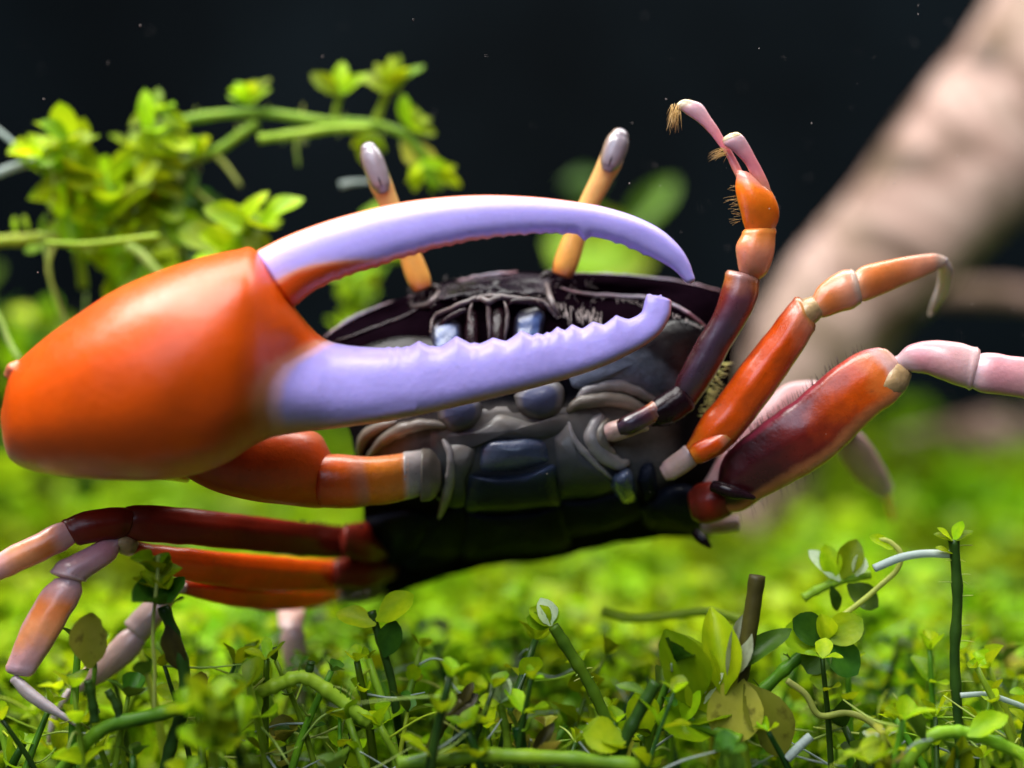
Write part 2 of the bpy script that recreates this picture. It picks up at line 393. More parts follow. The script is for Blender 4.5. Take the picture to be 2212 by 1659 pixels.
def leafmat(name, c1, c2, trans, attr=False, rough=0.4, spots=0.0, var=0.5, ns=2.2):
    m, nt, b = newmat(name)
    N, L = nt.nodes, nt.links
    tc = N.new('ShaderNodeTexCoord')
    n = N.new('ShaderNodeTexNoise'); n.inputs['Scale'].default_value = 700 if attr else ns
    n.inputs['Detail'].default_value = 5
    L.new(tc.outputs['Object'], n.inputs['Vector'])
    r = ramp(nt, [(0.3, c1), (0.7, c2)], 'LINEAR'); L.new(n.outputs['Fac'], r.inputs[0])
    hs = N.new('ShaderNodeHueSaturation')
    L.new(r.outputs[0], hs.inputs['Color'])
    if attr:
        a = N.new('ShaderNodeAttribute'); a.attribute_name = 'uvw'
        sp = N.new('ShaderNodeSeparateXYZ'); L.new(a.outputs['Vector'], sp.inputs[0]); src = sp.outputs[0]; src2 = sp.outputs[1]
    else:
        oi = N.new('ShaderNodeObjectInfo'); src = oi.outputs['Random']
        q = N.new('ShaderNodeMath'); q.operation = 'FRACT'
        q2 = N.new('ShaderNodeMath'); q2.operation = 'MULTIPLY'; q2.inputs[1].default_value = 7.31
        L.new(src, q2.inputs[0]); L.new(q2.outputs[0], q.inputs[0]); src2 = q.outputs[0]
    mr = N.new('ShaderNodeMapRange'); mr.inputs[3].default_value = 1 - var; mr.inputs[4].default_value = 1 + var * 0.7
    L.new(src, mr.inputs[0]); L.new(mr.outputs[0], hs.inputs['Value'])
    mh = N.new('ShaderNodeMapRange'); mh.inputs[3].default_value = 0.475; mh.inputs[4].default_value = 0.525
    L.new(src2, mh.inputs[0]); L.new(mh.outputs[0], hs.inputs['Hue'])
    c = hs.outputs[0]
    if spots:
        n2 = N.new('ShaderNodeTexNoise'); n2.inputs['Scale'].default_value = 5.0; n2.inputs['Detail'].default_value = 6
        L.new(tc.outputs['Object'], n2.inputs['Vector'])
        m2 = N.new('ShaderNodeMapRange'); m2.inputs[1].default_value = 0.55; m2.inputs[2].default_value = 0.7; m2.inputs[4].default_value = spots
        L.new(n2.outputs['Fac'], m2.inputs[0])
        mx = N.new('ShaderNodeMix'); mx.data_type = 'RGBA'; L.new(m2.outputs[0], mx.inputs[0]); L.new(c, mx.inputs[6])
        mx.inputs[7].default_value = (0.05, 0.035, 0.008, 1); c = mx.outputs[2]
    L.new(c, b.inputs['Base Color'])
    b.inputs['Roughness'].default_value = rough
    b.inputs['Specular IOR Level'].default_value = 0.18
    tr = N.new('ShaderNodeBsdfTranslucent')
    h2 = N.new('ShaderNodeHueSaturation'); h2.inputs['Hue'].default_value = 0.485; h2.inputs['Value'].default_value = 1.5; L.new(c, h2.inputs['Color'])
    L.new(h2.outputs[0], tr.inputs['Color'])
    ms = N.new('ShaderNodeMixShader'); ms.inputs[0].default_value = trans
    L.new(b.outputs[0], ms.inputs[1]); L.new(tr.outputs[0], ms.inputs[2])
    L.new(ms.outputs[0], N['Material Output'].inputs['Surface'])
    bp = N.new('ShaderNodeBump'); bp.inputs['Strength'].default_value = 0.3; bp.inputs['Distance'].default_value = 0.0001
    n3 = N.new('ShaderNodeTexNoise'); n3.inputs['Scale'].default_value = 1800 if attr else ns * 4; n3.inputs['Detail'].default_value = 4
    L.new(tc.outputs['Object'], n3.inputs['Vector'])
    L.new(n3.outputs['Fac'], bp.inputs['Height']); L.new(bp.outputs[0], b.inputs['Normal'])
    return m

G1, G2 = (0.14, 0.30, 0.003), (0.31, 0.44, 0.005)
M['leaf'] = leafmat('green_leaf', (0.17, 0.34, 0.003), (0.36, 0.49, 0.006), 0.45)
M['leafdark'] = leafmat('dark_green_leaf', (0.03, 0.09, 0.008), (0.07, 0.16, 0.01), 0.25)
M['leafyellow'] = leafmat('yellowed_leaf', (0.26, 0.28, 0.02), (0.36, 0.36, 0.05), 0.4, spots=0.6)
M['leafpale'] = leafmat('bleached_leaf', (0.42, 0.52, 0.28), (0.55, 0.62, 0.45), 0.35, spots=0.3)
M['leafdead'] = leafmat('rotting_leaf', (0.025, 0.018, 0.006), (0.06, 0.05, 0.01), 0.15)
M['carpet'] = leafmat('carpet_leaf', G1, (0.26, 0.38, 0.008), 0.45, attr=True, var=0.6)
M['stem'] = leafmat('green_stem', (0.06, 0.16, 0.012), (0.15, 0.28, 0.012), 0.12, rough=0.35, ns=500)
M['stemlight'] = leafmat('light_green_stem', (0.20, 0.34, 0.015), (0.32, 0.44, 0.03), 0.2, rough=0.35, var=0.2, ns=500)
M['stemdark'] = leafmat('dark_stem', (0.010, 0.035, 0.008), (0.03, 0.08, 0.008), 0.06, rough=0.35, var=0.2, ns=500)
M['stembrown'] = leafmat('brown_stem', (0.035, 0.032, 0.008), (0.07, 0.07, 0.012), 0.06, rough=0.45, var=0.2, ns=500)
M['root'] = leafmat('pale_root', (0.30, 0.38, 0.36), (0.44, 0.50, 0.46), 0.3, var=0.1, ns=500)
M['rootgreen'] = leafmat('green_root', (0.30, 0.42, 0.06), (0.45, 0.52, 0.15), 0.3, var=0.2, ns=500)

def ground_mat():
    m, nt, b = newmat('dark_soil')
    N, L = nt.nodes, nt.links
    tc = N.new('ShaderNodeTexCoord')
    n = N.new('ShaderNodeTexNoise'); n.inputs['Scale'].default_value = 300; n.inputs['Detail'].default_value = 8
    L.new(tc.outputs['Object'], n.inputs['Vector'])
    r = ramp(nt, [(0.3, (0.012, 0.010, 0.006)), (0.7, (0.05, 0.045, 0.02))]); L.new(n.outputs['Fac'], r.inputs[0])
    L.new(r.outputs[0], b.inputs['Base Color']); b.inputs['Roughness'].default_value = 0.9
    return m
def wall_mat():
    m, nt, b = newmat('black_back_glass')
    N, L = nt.nodes, nt.links
    tc = N.new('ShaderNodeTexCoord')
    n = N.new('ShaderNodeTexNoise'); n.inputs['Scale'].default_value = 14; n.inputs['Detail'].default_value = 6
    L.new(tc.outputs['Object'], n.inputs['Vector'])
    r = ramp(nt, [(0.3, (0.0004, 0.0012, 0.0020)), (0.7, (0.0022, 0.0044, 0.0064))]); L.new(n.outputs['Fac'], r.inputs[0])
    L.new(r.outputs[0], b.inputs['Base Color']); b.inputs['Roughness'].default_value = 0.7
    b.inputs['Specular IOR Level'].default_value = 0.03
    return m
def wood_mat():
    m, nt, b = newmat('driftwood')
    N, L = nt.nodes, nt.links
    tc = N.new('ShaderNodeTexCoord')
    mp = N.new('ShaderNodeMapping'); mp.inputs['Rotation'].default_value = (0, R(-52), 0); mp.inputs['Scale'].default_value = (1, 1, 3)
    mp.vector_type = 'TEXTURE'
    L.new(tc.outputs['Object'], mp.inputs['Vector'])
    n = N.new('ShaderNodeTexNoise'); n.inputs['Scale'].default_value = 120; n.inputs['Detail'].default_value = 7; n.inputs['Distortion'].default_value = 0.6
    L.new(mp.outputs[0], n.inputs['Vector'])
    r = ramp(nt, [(0.33, (0.05, 0.035, 0.03)), (0.43, (0.09, 0.05, 0.03)), (0.50, (0.25, 0.155, 0.125)), (0.57, (0.38, 0.26, 0.22)), (0.66, (0.10, 0.065, 0.03))]); L.new(n.outputs['Fac'], r.inputs[0])
    n4 = N.new('ShaderNodeTexNoise'); n4.inputs['Scale'].default_value = 70; n4.inputs['Detail'].default_value = 3
    L.new(tc.outputs['Object'], n4.inputs['Vector'])
    m4 = N.new('ShaderNodeMapRange'); m4.inputs[1].default_value = 0.48; m4.inputs[2].default_value = 0.66; m4.inputs[4].default_value = 0.7
    L.new(n4.outputs['Fac'], m4.inputs[0])
    mx = N.new('ShaderNodeMix'); mx.data_type = 'RGBA'; L.new(m4.outputs[0], mx.inputs[0]); L.new(r.outputs[0], mx.inputs[6]); mx.inputs[7].default_value = (0.11, 0.07, 0.035, 1)
    L.new(mx.outputs[2], b.inputs['Base Color']); b.inputs['Roughness'].default_value = 0.75
    bp = N.new('ShaderNodeBump'); bp.inputs['Strength'].default_value = 0.6; bp.inputs['Distance'].default_value = 0.001
    L.new(n.outputs['Fac'], bp.inputs['Height']); L.new(bp.outputs[0], b.inputs['Normal'])
    return m
M['soil'], M['wall'], M['wood'] = ground_mat(), wall_mat(), wood_mat()

# ------------------------------------------------------------------ the setting
SOIL = -30.0
rng = random.Random(11)
def soil_z(x, y):
    z = SOIL + 2.0 * noise.noise(Vector((x * .03, y * .03, 1.3)))
    z += 17 * smooth(-25, -90, x) * smooth(105, 190, y)        # bank at the back left
    z += 6 * smooth(150, 260, y) + 2.5 * smooth(20, 80, x) * smooth(120, 200, y)
    return z
gv, gf = [], []
NX, NY = 60, 60
for j in range(NY + 1):
    for i in range(NX + 1):
        x = -200 + 400 * i / NX; y = 5 + 297 * j / NY
        gv.append((x, y, soil_z(x, y)))
for j in range(NY):
    for i in range(NX):
        a = j * (NX + 1) + i
        gf.append((a, a + 1, a + NX + 2, a + NX + 1))
tag(obj('ground', gv, gf, M['soil']), kind='structure')
bv = [(-220, 300, -45), (220, 300, -45), (220, 300, 230), (-220, 300, 230), (-220, 306, -45), (220, 306, -45), (220, 306, 230), (-220, 306, 230)]
tag(obj('tank_back_wall', bv, [(0, 1, 2, 3), (7, 6, 5, 4), (0, 4, 5, 1), (1, 5, 6, 2), (2, 6, 7, 3), (3, 7, 4, 0)], M['wall'], flat=True), kind='structure')

# driftwood
def wood(name, label, pts, rads, seed, ecc=1.0, group=None):
    n = len(pts)
    V, F, A = tube_world(pts, rads, 28, 10)
    c = [Vector(v) for v in V]
    out = []
    for v in c:
        q = Vector(v)
        k = noise.noise(Vector((q.x * .06 + seed, q.y * .06, q.z * .06))) * 3.0 + noise.noise(Vector((q.x * .2 + seed, q.y * .2, q.z * .2))) * 1.0
        ax = Vector(pts[n // 2])
        d = Vector((q.x - ax.x, (q.y - ax.y) * ecc, 0))
        out.append(q + Vector((noise.noise(q * .05 + Vector((seed, 0, 0))), noise.noise(q * .05 + Vector((0, seed, 0))), noise.noise(q * .05 + Vector((0, 0, seed))))) * 2.5 + Vector((k * .4, k * .4, k * .2)))
    o = obj(name, out, F, M['wood'], origin=pts[-1])
    return tag(o, label, 'driftwood', group)
yw = 182
wood('driftwood', 'thick pinkish tan driftwood log slanting down behind the right legs',
     [P(2500, -330, yw), P(2360, -40, yw), P(2220, 190, yw), P(2050, 390, yw), P(1880, 570, yw), P(1765, 740, yw), P(1690, 930, yw + 2), P(1640, 1120, yw + 5)],
     [10.5, 11, 10.6, 9.8, 8.6, 7.4, 6.5, 6.5], 3.1)
wood('driftwood', 'thin tan driftwood twig lying level behind the thick log',
     [P(2420, 690, 225), P(2300, 668, 225), P(2200, 655, 225), P(2120, 650, 225), P(2030, 640, 226), P(1950, 620, 228), P(1860, 590, 230)],
     [1.6, 1.7, 1.7, 1.8, 1.8, 1.9, 1.9], 8.7)

# ------------------------------------------------------------------ the crab
import bmesh
def fix(o):
    bm = bmesh.new(); bm.from_mesh(o.data)
    bmesh.ops.recalc_face_normals(bm, faces=bm.faces)
    bm.to_mesh(o.data); bm.free()
    o.data.polygons.foreach_set('use_smooth', [True] * len(o.data.polygons))
    return o
def part(name, geo, mat, parent, label=None, kind=None):
    o = fix(obj(name, geo[0], geo[1], M[mat], parent, geo[2]))
    return tag(o, label, kind=kind)

crab = empty('fiddler_crab', P(1120, 1290, 84), 'fiddler crab with one huge orange and lilac claw raised over the green plants', 'crab')

DZ = -1.6
# --- body: one closed skin, belly towards the camera
OUT = [(700, 728), (760, 692), (830, 658), (895, 636), (940, 614), (1000, 604), (1060, 595), (1115, 588), (1190, 592), (1300, 592), (1400, 600), (1480, 611), (1560, 630),
       (1582, 700), (1578, 800), (1562, 900), (1548, 1000), (1545, 1080), (1537, 1150), (1528, 1174), (1490, 1160), (1430, 1160), (1340, 1170), (1260, 1190), (1190, 1210),
       (1100, 1216), (1050, 1222), (960, 1245), (870, 1276), (832, 1300), (806, 1275), (792, 1200), (785, 1100), (775, 1010), (758, 940), (725, 850), (702, 790)]
BC = (1120, 900)
YB = 84.5
ang = sorted([(atan2(p[1] - BC[1], p[0] - BC[0]), hypot(p[0] - BC[0], p[1] - BC[1])) for p in OUT])
aa = np.array([a for a, r in ang]); ar = np.array([r for a, r in ang])
aa = np.concatenate([aa - 2 * pi, aa, aa + 2 * pi]); ar = np.tile(ar, 3)
def rad_at(t): return float(np.interp(t, aa, ar))
def recede(py):            # the tail end of the belly bends away under the crab
    return 0.00020 * max(0, py - 985) ** 2 * 1.0 if py < 1150 else 0.0002 * 165 ** 2 + 0.066 * (py - 1150)
def body_y(px, py):        # depth of the belly surface
    dx, dy = px - BC[0], py - BC[1]
    rho = min(1.0, hypot(dx, dy) / rad_at(atan2(dy, dx)))
    b = 4.6 * (1 - rho ** 2.6) ** 0.62
    y = YB - b + min(recede(py), 9.0)
    y -= 0.9 * math.exp(-((py - 648) / 26) ** 2) * smooth(1.0, 0.9, rho) * smooth(860, 960, px) * smooth(1300, 1180, px)      # bulge of the mouth frame
    y += 1.5 * math.exp(-((py - 640) / 26) ** 2) * math.exp(-((px - 1340) / 140) ** 2)        # eye sockets
    y += 1.5 * math.exp(-((py - (690 - (px - 800) * .3)) / 24) ** 2) * math.exp(-((px - 830) / 80) ** 2)
    return y
V, F, A = [], [], []
NA, NR = 144, 40
def bodyring(rho, t, front):
    r = rad_at(t) * rho
    px, py = BC[0] + r * cos(t), BC[1] + r * sin(t)
    if front:
        y = body_y(px, py)
        y += 0.16 * noise.noise(Vector((px * .03, py * .03, 0))) * (1 - rho)
        if py < 690: y += 0.28 * noise.noise(Vector((px * .055, py * .055, 4))) * smooth(1, .9, rho)
    else:
        y = YB + min(recede(py), 9.0) * smooth(0.0, 1.0, rho) + 7.5 * (1 - rho ** 2.4) ** 0.55
    wv = 0.75 if py < 720 else lerp(0.75, 0.3, smooth(720, 900, py))
    if py > 1050: wv = lerp(wv, 0.35, smooth(1050, 1200, py))
    if front: wv = lerp(wv, 0.0, smooth(850, 895, py) * smooth(1085, 1020, py) * smooth(775, 850, px) * smooth(1500, 1400, px))
    V.append(P(px, py, y)); A.append(((px - 700) / 880, (py - 588) / 700, wv))
V.append(P(BC[0], BC[1], body_y(*BC))); A.append((.5, .5, .2))
rhos = [sin(i / NR * pi / 2) for i in range(1, NR + 1)]
for rho in rhos:
    for k in range(NA): bodyring(rho, 2 * pi * k / NA - pi, True)
for rho in reversed(rhos[:-1]):
    if rho < 0.15: continue
    for k in range(NA): bodyring(rho, 2 * pi * k / NA - pi, False)
nr = (len(V) - 1) // NA
for k in range(NA): F.append((0, 1 + k, 1 + (k + 1) % NA))
for i in range(nr - 1):
    for k in range(NA):
        a, b = 1 + i * NA + k, 1 + i * NA + (k + 1) % NA
        F.append((a, b, b + NA, a + NA))
F.append(tuple(1 + (nr - 1) * NA + k for k in range(NA)))
body = part('body', (V, F, A), 'body', crab, 'dark plum carapace with grey belly')

def plate(name, outline, mat, lift=0.25, bulge=0.5, parent=body, mask=None, n=36, label=None, sharp=2.0, rough=0.0):
    """a shell plate lying on the belly: outline in picture units, raised by lift mm, domed by bulge mm"""
    pts = crom(list(outline) + [outline[0]], 8)[:-1]
    cx, cy = pts[:, 0].mean(), pts[:, 1].mean()
    V, F, A = [P(cx, cy, body_y(cx, cy) - lift - bulge)], [], [(0, .5, mask(cx, cy) if mask else 0)]
    n = len(pts); K = 9
    for i in range(1, K + 1):
        rho = i / K
        for (x, y) in pts:
            px, py = cx + (x - cx) * rho, cy + (y - cy) * rho
            d = lift * (1 - smooth(.72, 1.0, rho) * .8) + bulge * (1 - rho ** sharp)
            if rough: d += rough * noise.noise(Vector((px * .05, py * .05, 2)))
            V.append(P(px, py, body_y(px, py) - d)); A.append((rho, 1 - (py - pts[:, 1].min()) / (np.ptp(pts[:, 1]) + 1e-6), mask(px, py) if mask else rho))
    for (x, y) in pts:      # skirt into the body
        V.append(P(cx + (x - cx) * 1.01, cy + (y - cy) * 1.01, body_y(x, y) + 0.4)); A.append((1, .5, mask(x, y) if mask else 1))
    K += 1
    for k in range(n): F.append((0, 1 + k, 1 + (k + 1) % n))
    for i in range(K - 1):
        for k in range(n):
            a, b = 1 + i * n + k, 1 + i * n + (k + 1) % n
            F.append((a, b, b + n, a + n))
    return part(name, (V, F, A), mat, parent, label)

def ridge(name, pts, rpx, mat, lift=0.1, parent=body, label=None, sides=12, m=6, sink=0.55):
    q = crom(pts, m)
    n = len(q)
    rm = rpx * KPX * 80
    W = [P(x + 2.0 * noise.noise(Vector((x * .06, y * .06, 5))), y + 2.0 * noise.noise(Vector((x * .06, y * .06, 9))), body_y(x, y) - lift * sin(pi * (.08 + .84 * i / (n - 1))) ** .5 + rm * sink) for i, (x, y) in enumerate(q)]
    rr = [rm * (0.12 + 0.88 * sin(pi * (0.04 + 0.92 * i / (n - 1))) ** .6) * (1 + .14 * noise.noise(Vector((q[i][0] * .04, q[i][1] * .04, 1)))) for i in range(n)]
    return part(name, tube_world(W, rr, sides, 2), mat, parent, label)

# face: cheeks, mouth frame, mouth plates
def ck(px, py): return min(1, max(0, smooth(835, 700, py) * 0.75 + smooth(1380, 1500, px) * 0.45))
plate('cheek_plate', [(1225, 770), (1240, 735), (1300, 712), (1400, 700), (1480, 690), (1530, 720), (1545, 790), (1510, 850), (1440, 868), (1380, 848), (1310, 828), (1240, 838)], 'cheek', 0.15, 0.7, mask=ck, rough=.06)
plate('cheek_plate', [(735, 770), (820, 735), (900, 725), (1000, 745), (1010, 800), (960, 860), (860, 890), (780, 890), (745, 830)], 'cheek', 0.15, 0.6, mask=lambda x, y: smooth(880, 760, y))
plate('mouth_plate', [(932, 702), (950, 690), (985, 692), (998, 712), (1000, 800), (940, 800), (930, 740)], 'blueplate', 0.35, 0.35, rough=.12)
plate('mouth_plate', [(1112, 684), (1125, 670), (1165, 664), (1178, 680), (1172, 720), (1165, 790), (1115, 800), (1108, 730)], 'blueplate', 0.35, 0.35, rough=.12)
plate('mouth_flap', [(1006, 675), (1022, 668), (1034, 690), (1034, 770), (1010, 775), (1003, 720)], 'plum', 0.5, 0.25)
plate('mouth_flap', [(1060, 672), (1082, 666), (1092, 690), (1088, 770), (1066, 775), (1058, 720)], 'plum', 0.5, 0.25)
ridge('mouth_ridge', [(1020, 650), (1040, 646), (1056, 652), (1072, 645), (1088, 644)], 7, 'ridge', 0.7)
ridge('mouth_ridge', [(1054, 650), (1056, 675), (1057, 700), (1058, 740)], 6, 'ridge', 0.7)
ridge('mouth_ridge', [(1020, 652), (1014, 680), (1020, 705), (1030, 740)], 5, 'ridge', 0.75)
ridge('mouth_ridge', [(1088, 652), (1096, 680), (1094, 705), (1090, 740)], 5, 'ridge', 0.75)
ridge('mouth_frame', [(930, 720), (938, 685), (970, 668), (1020, 648), (1056, 640), (1120, 645), (1170, 652), (1195, 675), (1205, 690)], 6, 'ridge', 0.55)
ridge('mouth_frame', [(946, 712), (965, 692), (1000, 672), (1018, 668)], 8, 'plum', 0.6)
ridge('mouth_frame', [(1092, 662), (1120, 650), (1155, 655), (1178, 672)], 8, 'plum', 0.6)
# brow between the eyes
plate('brow', [(940, 622), (1000, 606), (1060, 598), (1115, 592), (1175, 596), (1190, 612), (1180, 636), (1110, 641), (1050, 640), (985, 648), (945, 645)], 'brow', 0.3, 0.5, rough=.55)
ridge('brow_rim', [(990, 606), (1030, 599), (1075, 592), (1118, 588)], 5, 'rim', 0.3)
ridge('carapace_rim', [(698, 730), (735, 705), (774, 682), (830, 660), (895, 640)], 5, 'rim', -0.2)
ridge('carapace_rim', [(1215, 594), (1300, 593), (1400, 601), (1480, 611), (1562, 631)], 5, 'rim', -0.2)
ridge('socket_rim', [(712, 742), (770, 722), (830, 700), (880, 680), (920, 655)], 4, 'plum', 0.35)
ridge('socket_rim', [(1215, 622), (1260, 634), (1330, 640), (1400, 644), (1460, 662), (1505, 690), (1530, 712)], 4.5, 'rim', 0.5)
ridge('socket_fringe', [(1180, 612), (1188, 640), (1196, 662), (1208, 682)], 7, 'ridge', 0.5)
ridge('socket_fringe', [(948, 628), (935, 650), (915, 660), (890, 662)], 7, 'ridge', 0.4)

# lower mouth plates, breastplate, tail flap
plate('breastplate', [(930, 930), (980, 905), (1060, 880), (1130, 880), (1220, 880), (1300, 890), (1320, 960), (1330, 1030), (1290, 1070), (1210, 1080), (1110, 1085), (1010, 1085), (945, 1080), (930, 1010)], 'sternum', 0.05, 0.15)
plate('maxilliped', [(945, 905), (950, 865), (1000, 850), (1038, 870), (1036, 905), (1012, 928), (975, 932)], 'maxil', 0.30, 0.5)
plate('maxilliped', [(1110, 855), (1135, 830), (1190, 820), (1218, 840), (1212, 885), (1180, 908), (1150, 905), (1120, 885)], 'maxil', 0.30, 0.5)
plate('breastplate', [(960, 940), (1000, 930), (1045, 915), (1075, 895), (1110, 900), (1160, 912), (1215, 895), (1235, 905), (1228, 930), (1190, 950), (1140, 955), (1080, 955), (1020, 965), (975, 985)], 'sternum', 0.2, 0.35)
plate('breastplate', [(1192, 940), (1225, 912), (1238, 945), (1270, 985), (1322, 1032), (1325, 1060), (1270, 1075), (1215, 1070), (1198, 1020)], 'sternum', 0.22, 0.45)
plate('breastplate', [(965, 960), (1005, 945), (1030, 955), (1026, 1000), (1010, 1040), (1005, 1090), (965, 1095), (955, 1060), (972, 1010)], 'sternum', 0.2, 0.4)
plate('breastplate', [(1210, 1085), (1270, 1082), (1330, 1068), (1375, 1075), (1390, 1110), (1330, 1140), (1260, 1155), (1215, 1150)], 'slateshade', 0.2, 0.5)
plate('breastplate', [(845, 1130), (900, 1120), (960, 1105), (1000, 1105), (1005, 1190), (960, 1215), (890, 1230), (850, 1200)], 'slateshade', 0.2, 0.5)
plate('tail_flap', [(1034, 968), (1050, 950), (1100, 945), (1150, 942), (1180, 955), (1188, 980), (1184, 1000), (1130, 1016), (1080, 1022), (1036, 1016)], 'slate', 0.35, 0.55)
plate('tail_flap', [(1014, 1026), (1070, 1030), (1140, 1022), (1198, 1004), (1206, 1050), (1208, 1092), (1150, 1102), (1080, 1108), (1010, 1104), (1008, 1060)], 'slatefade', 0.75, 0.55, sharp=3)
plate('tail_flap', [(1010, 1108), (1080, 1112), (1150, 1106), (1210, 1096), (1222, 1140), (1228, 1180), (1150, 1196), (1080, 1200), (1000, 1208), (1002, 1150)], 'slateshade', 0.55, 0.5, sharp=3)

# rounded bosses that carry the limbs
ridge('limb_socket', [(1246, 864), (1275, 842), (1330, 832), (1380, 846), (1425, 872)], 16, 'bone', 0.35, sink=0.62)
ridge('limb_socket', [(1225, 888), (1262, 868), (1320, 862), (1365, 874), (1398, 892)], 17.6, 'bonewarm', 0.45, sink=0.62)
ridge('limb_socket', [(1300, 898), (1284, 920), (1281, 948), (1300, 978), (1330, 1000), (1356, 1000)], 19.2, 'bone', 0.7, sink=0.62)
ridge('limb_socket', [(1312, 906), (1298, 935), (1304, 960), (1330, 985)], 12.8, 'bonewarm', 0.9, sink=0.62)
ridge('limb_socket', [(1228, 912), (1240, 950), (1280, 995), (1322, 1034)], 8, 'bone', 0.55, sink=0.62)
ridge('limb_socket', [(774, 985), (785, 950), (812, 925), (860, 910)], 12.8, 'bonewarm', 0.4, sink=0.62)
ridge('limb_socket', [(796, 985), (830, 950), (870, 928), (920, 916), (965, 920)], 14.4, 'bonewarm', 0.55, sink=0.62)
ridge('limb_socket', [(958, 950), (974, 985), (974, 1030), (962, 1080), (948, 1120)], 11.2, 'bone', 0.6, sink=0.62)
plate('limb_boss', [(1320, 1052), (1324, 1030), (1345, 1012), (1362, 1014), (1372, 1040), (1374, 1080), (1345, 1090)], 'slate', 0.7, 0.9)
plate('limb_boss', [(1376, 1040), (1385, 1008), (1408, 1000), (1418, 1030), (1420, 1075), (1395, 1085)], 'slateshade', 0.8, 0.8)
plate('limb_boss', [(1380, 1100), (1440, 1050), (1500, 1050), (1540, 1090), (1535, 1150), (1470, 1150), (1400, 1140)], 'slateshade', 0.7, 1.2)
plate('limb_boss', [(792, 1120), (850, 1100), (900, 1100), (930, 1130), (900, 1190), (840, 1230), (800, 1220)], 'slateshade', 0.6, 1.2)

# --- eyes on stalks
def eye(base, mid, top, tipc, hw, ydep, eyehw, eyelen):
    st = limb([(base[0], base[1], ydep, hw * .9), (lerp(base[0], mid[0], .25), lerp(base[1], mid[1], .25), ydep, hw * 1.12), (mid[0], mid[1], ydep - .3, hw * .9),
               (lerp(mid[0], top[0], .7), lerp(mid[1], top[1], .7), ydep - .6, hw * .98), (top[0], top[1], ydep - .8, hw * 1.08), (tipc[0], tipc[1], ydep - .9, hw * .95)], caps=(6, 16), th=0.9)
    s = part('eye_stalk', st, 'stalk', crab)
    d = Vector((tipc[0] - top[0], tipc[1] - top[1])); L = d.length; d /= L
    a = Vector(top) - d * eyelen * .15; b = Vector(tipc) + d * 10
    pts = []
    for i, (f, wd) in enumerate(((0, .6), (.15, .88), (.4, 1.02), (.7, 1.04), (.88, .94), (1.0, .74))):
        p = a.lerp(b, f)
        pts.append((p.x, p.y, ydep - 1.15, eyehw * wd, .72 * wd))
    def pup(px, py, u, v, dd):
        c = a.lerp(b, .2)
        sl = Vector((px - c.x, py - c.y))
        al = sl.dot(d) / 22; ac = sl.dot(Vector((-d.y, d.x))) / 6
        return math.exp(-(al * al + ac * ac)) if dd > 0 else 0
    part('eye', limb(pts, m=8, ring=24, caps=(8, 14), mask=pup), 'eye', s, 'grey oval eye with a dark pupil streak')
eye((912, 622), (868, 505), (822, 396), (799, 330), 23, 83.0, 24, 105)
eye((1214, 592), (1258, 470), (1318, 350), (1336, 300), 24, 82.6, 25, 100)
ridge('eye_hinge', [(952, 622), (935, 618), (918, 612)], 8, 'plum', 0.4, parent=crab)
ridge('eye_hinge', [(1168, 600), (1185, 590), (1200, 588)], 9, 'plum', 0.4, parent=crab)

# --- the huge claw
DZ = 0.0
arm = part('claw_arm', loft(edges([(400, 945), (480, 930), (560, 925), (640, 925), (690, 938), (716, 982)],
                                  [(395, 1028), (465, 1062), (545, 1082), (620, 1091), (680, 1098), (705, 1096)], [74, 75, 76, 77, 78, 78.5], .75), caps=(20, 14), m=8, ring=28), 'arm', crab)
DZ = -1.0
part('arm_joint', loft(edges([(676, 992), (690, 984), (730, 981), (790, 986), (830, 984), (882, 977)],
                             [(690, 1092), (704, 1097), (760, 1098), (800, 1092), (840, 1089), (884, 1078)], [78.6, 78.6, 78.8, 79, 79.2, 79.6], .8), caps=(6, 8), m=8, ring=28), 'arm2', arm)
part('arm_collar', loft(edges([(872, 976), (892, 974), (916, 970)], [(874, 1080), (894, 1076), (914, 1068)], [79.6, 79.8, 80.0], .85), caps=(4, 6), ring=26), 'collar', arm)
part('arm_collar', loft(edges([(912, 968), (930, 968), (948, 982)], [(910, 1084), (932, 1080), (948, 1062)], [80.0, 80.2, 80.4], .85), caps=(6, 8), ring=26), 'bonewarm', arm)

DZ = 1.0
PST = [(4, 880, 3, 925, 71.5, 1.4), (14, 832, 9, 963, 71.2, 2.6), (30, 792, 26, 996, 71, 3.3), (88, 737, 72, 1018, 70.6, 4.0), (160, 684, 150, 1031, 70.2, 4.6),
       (250, 626, 240, 1037, 70, 5.0), (350, 583, 330, 1038, 69.9, 5.2), (440, 555, 420, 1025, 70, 5.1), (510, 540, 490, 1000, 70.2, 4.8), (548, 538, 540, 968, 70.5, 4.3),
       (592, 596, 580, 948, 70.9, 3.6), (636, 662, 625, 938, 71.1, 3.0), (688, 722, 680, 930, 71.3, 2.4), (740, 744, 735, 924, 71.4, 2.05),
       (850, 752, 845, 909, 71.6, 1.9), (960, 748, 952, 887, 71.8, 1.8), (1080, 738, 1072, 859, 72, 1.6), (1180, 724, 1182, 831, 72.2, 1.4), (1280, 706, 1290, 797, 72.4, 1.2),
       (1350, 692, 1375, 757, 72.6, 1.0), (1384, 676, 1424, 722, 72.7, .85), (1393, 654, 1447, 684, 72.7, .75), (1404, 640, 1451, 652, 72.7, .65)]
bx = ([735, 760, 790, 830, 880, 940, 1000], [712, 668, 612, 588, 582, 596, 620])
def palm_mask(px, py, u, v, dd):
    xb = float(np.interp(py, bx[0], bx[1]))
    if py < 735: xb = 740
    return 0.5 + 0.5 * max(-1, min(1, (px - xb) / 62))
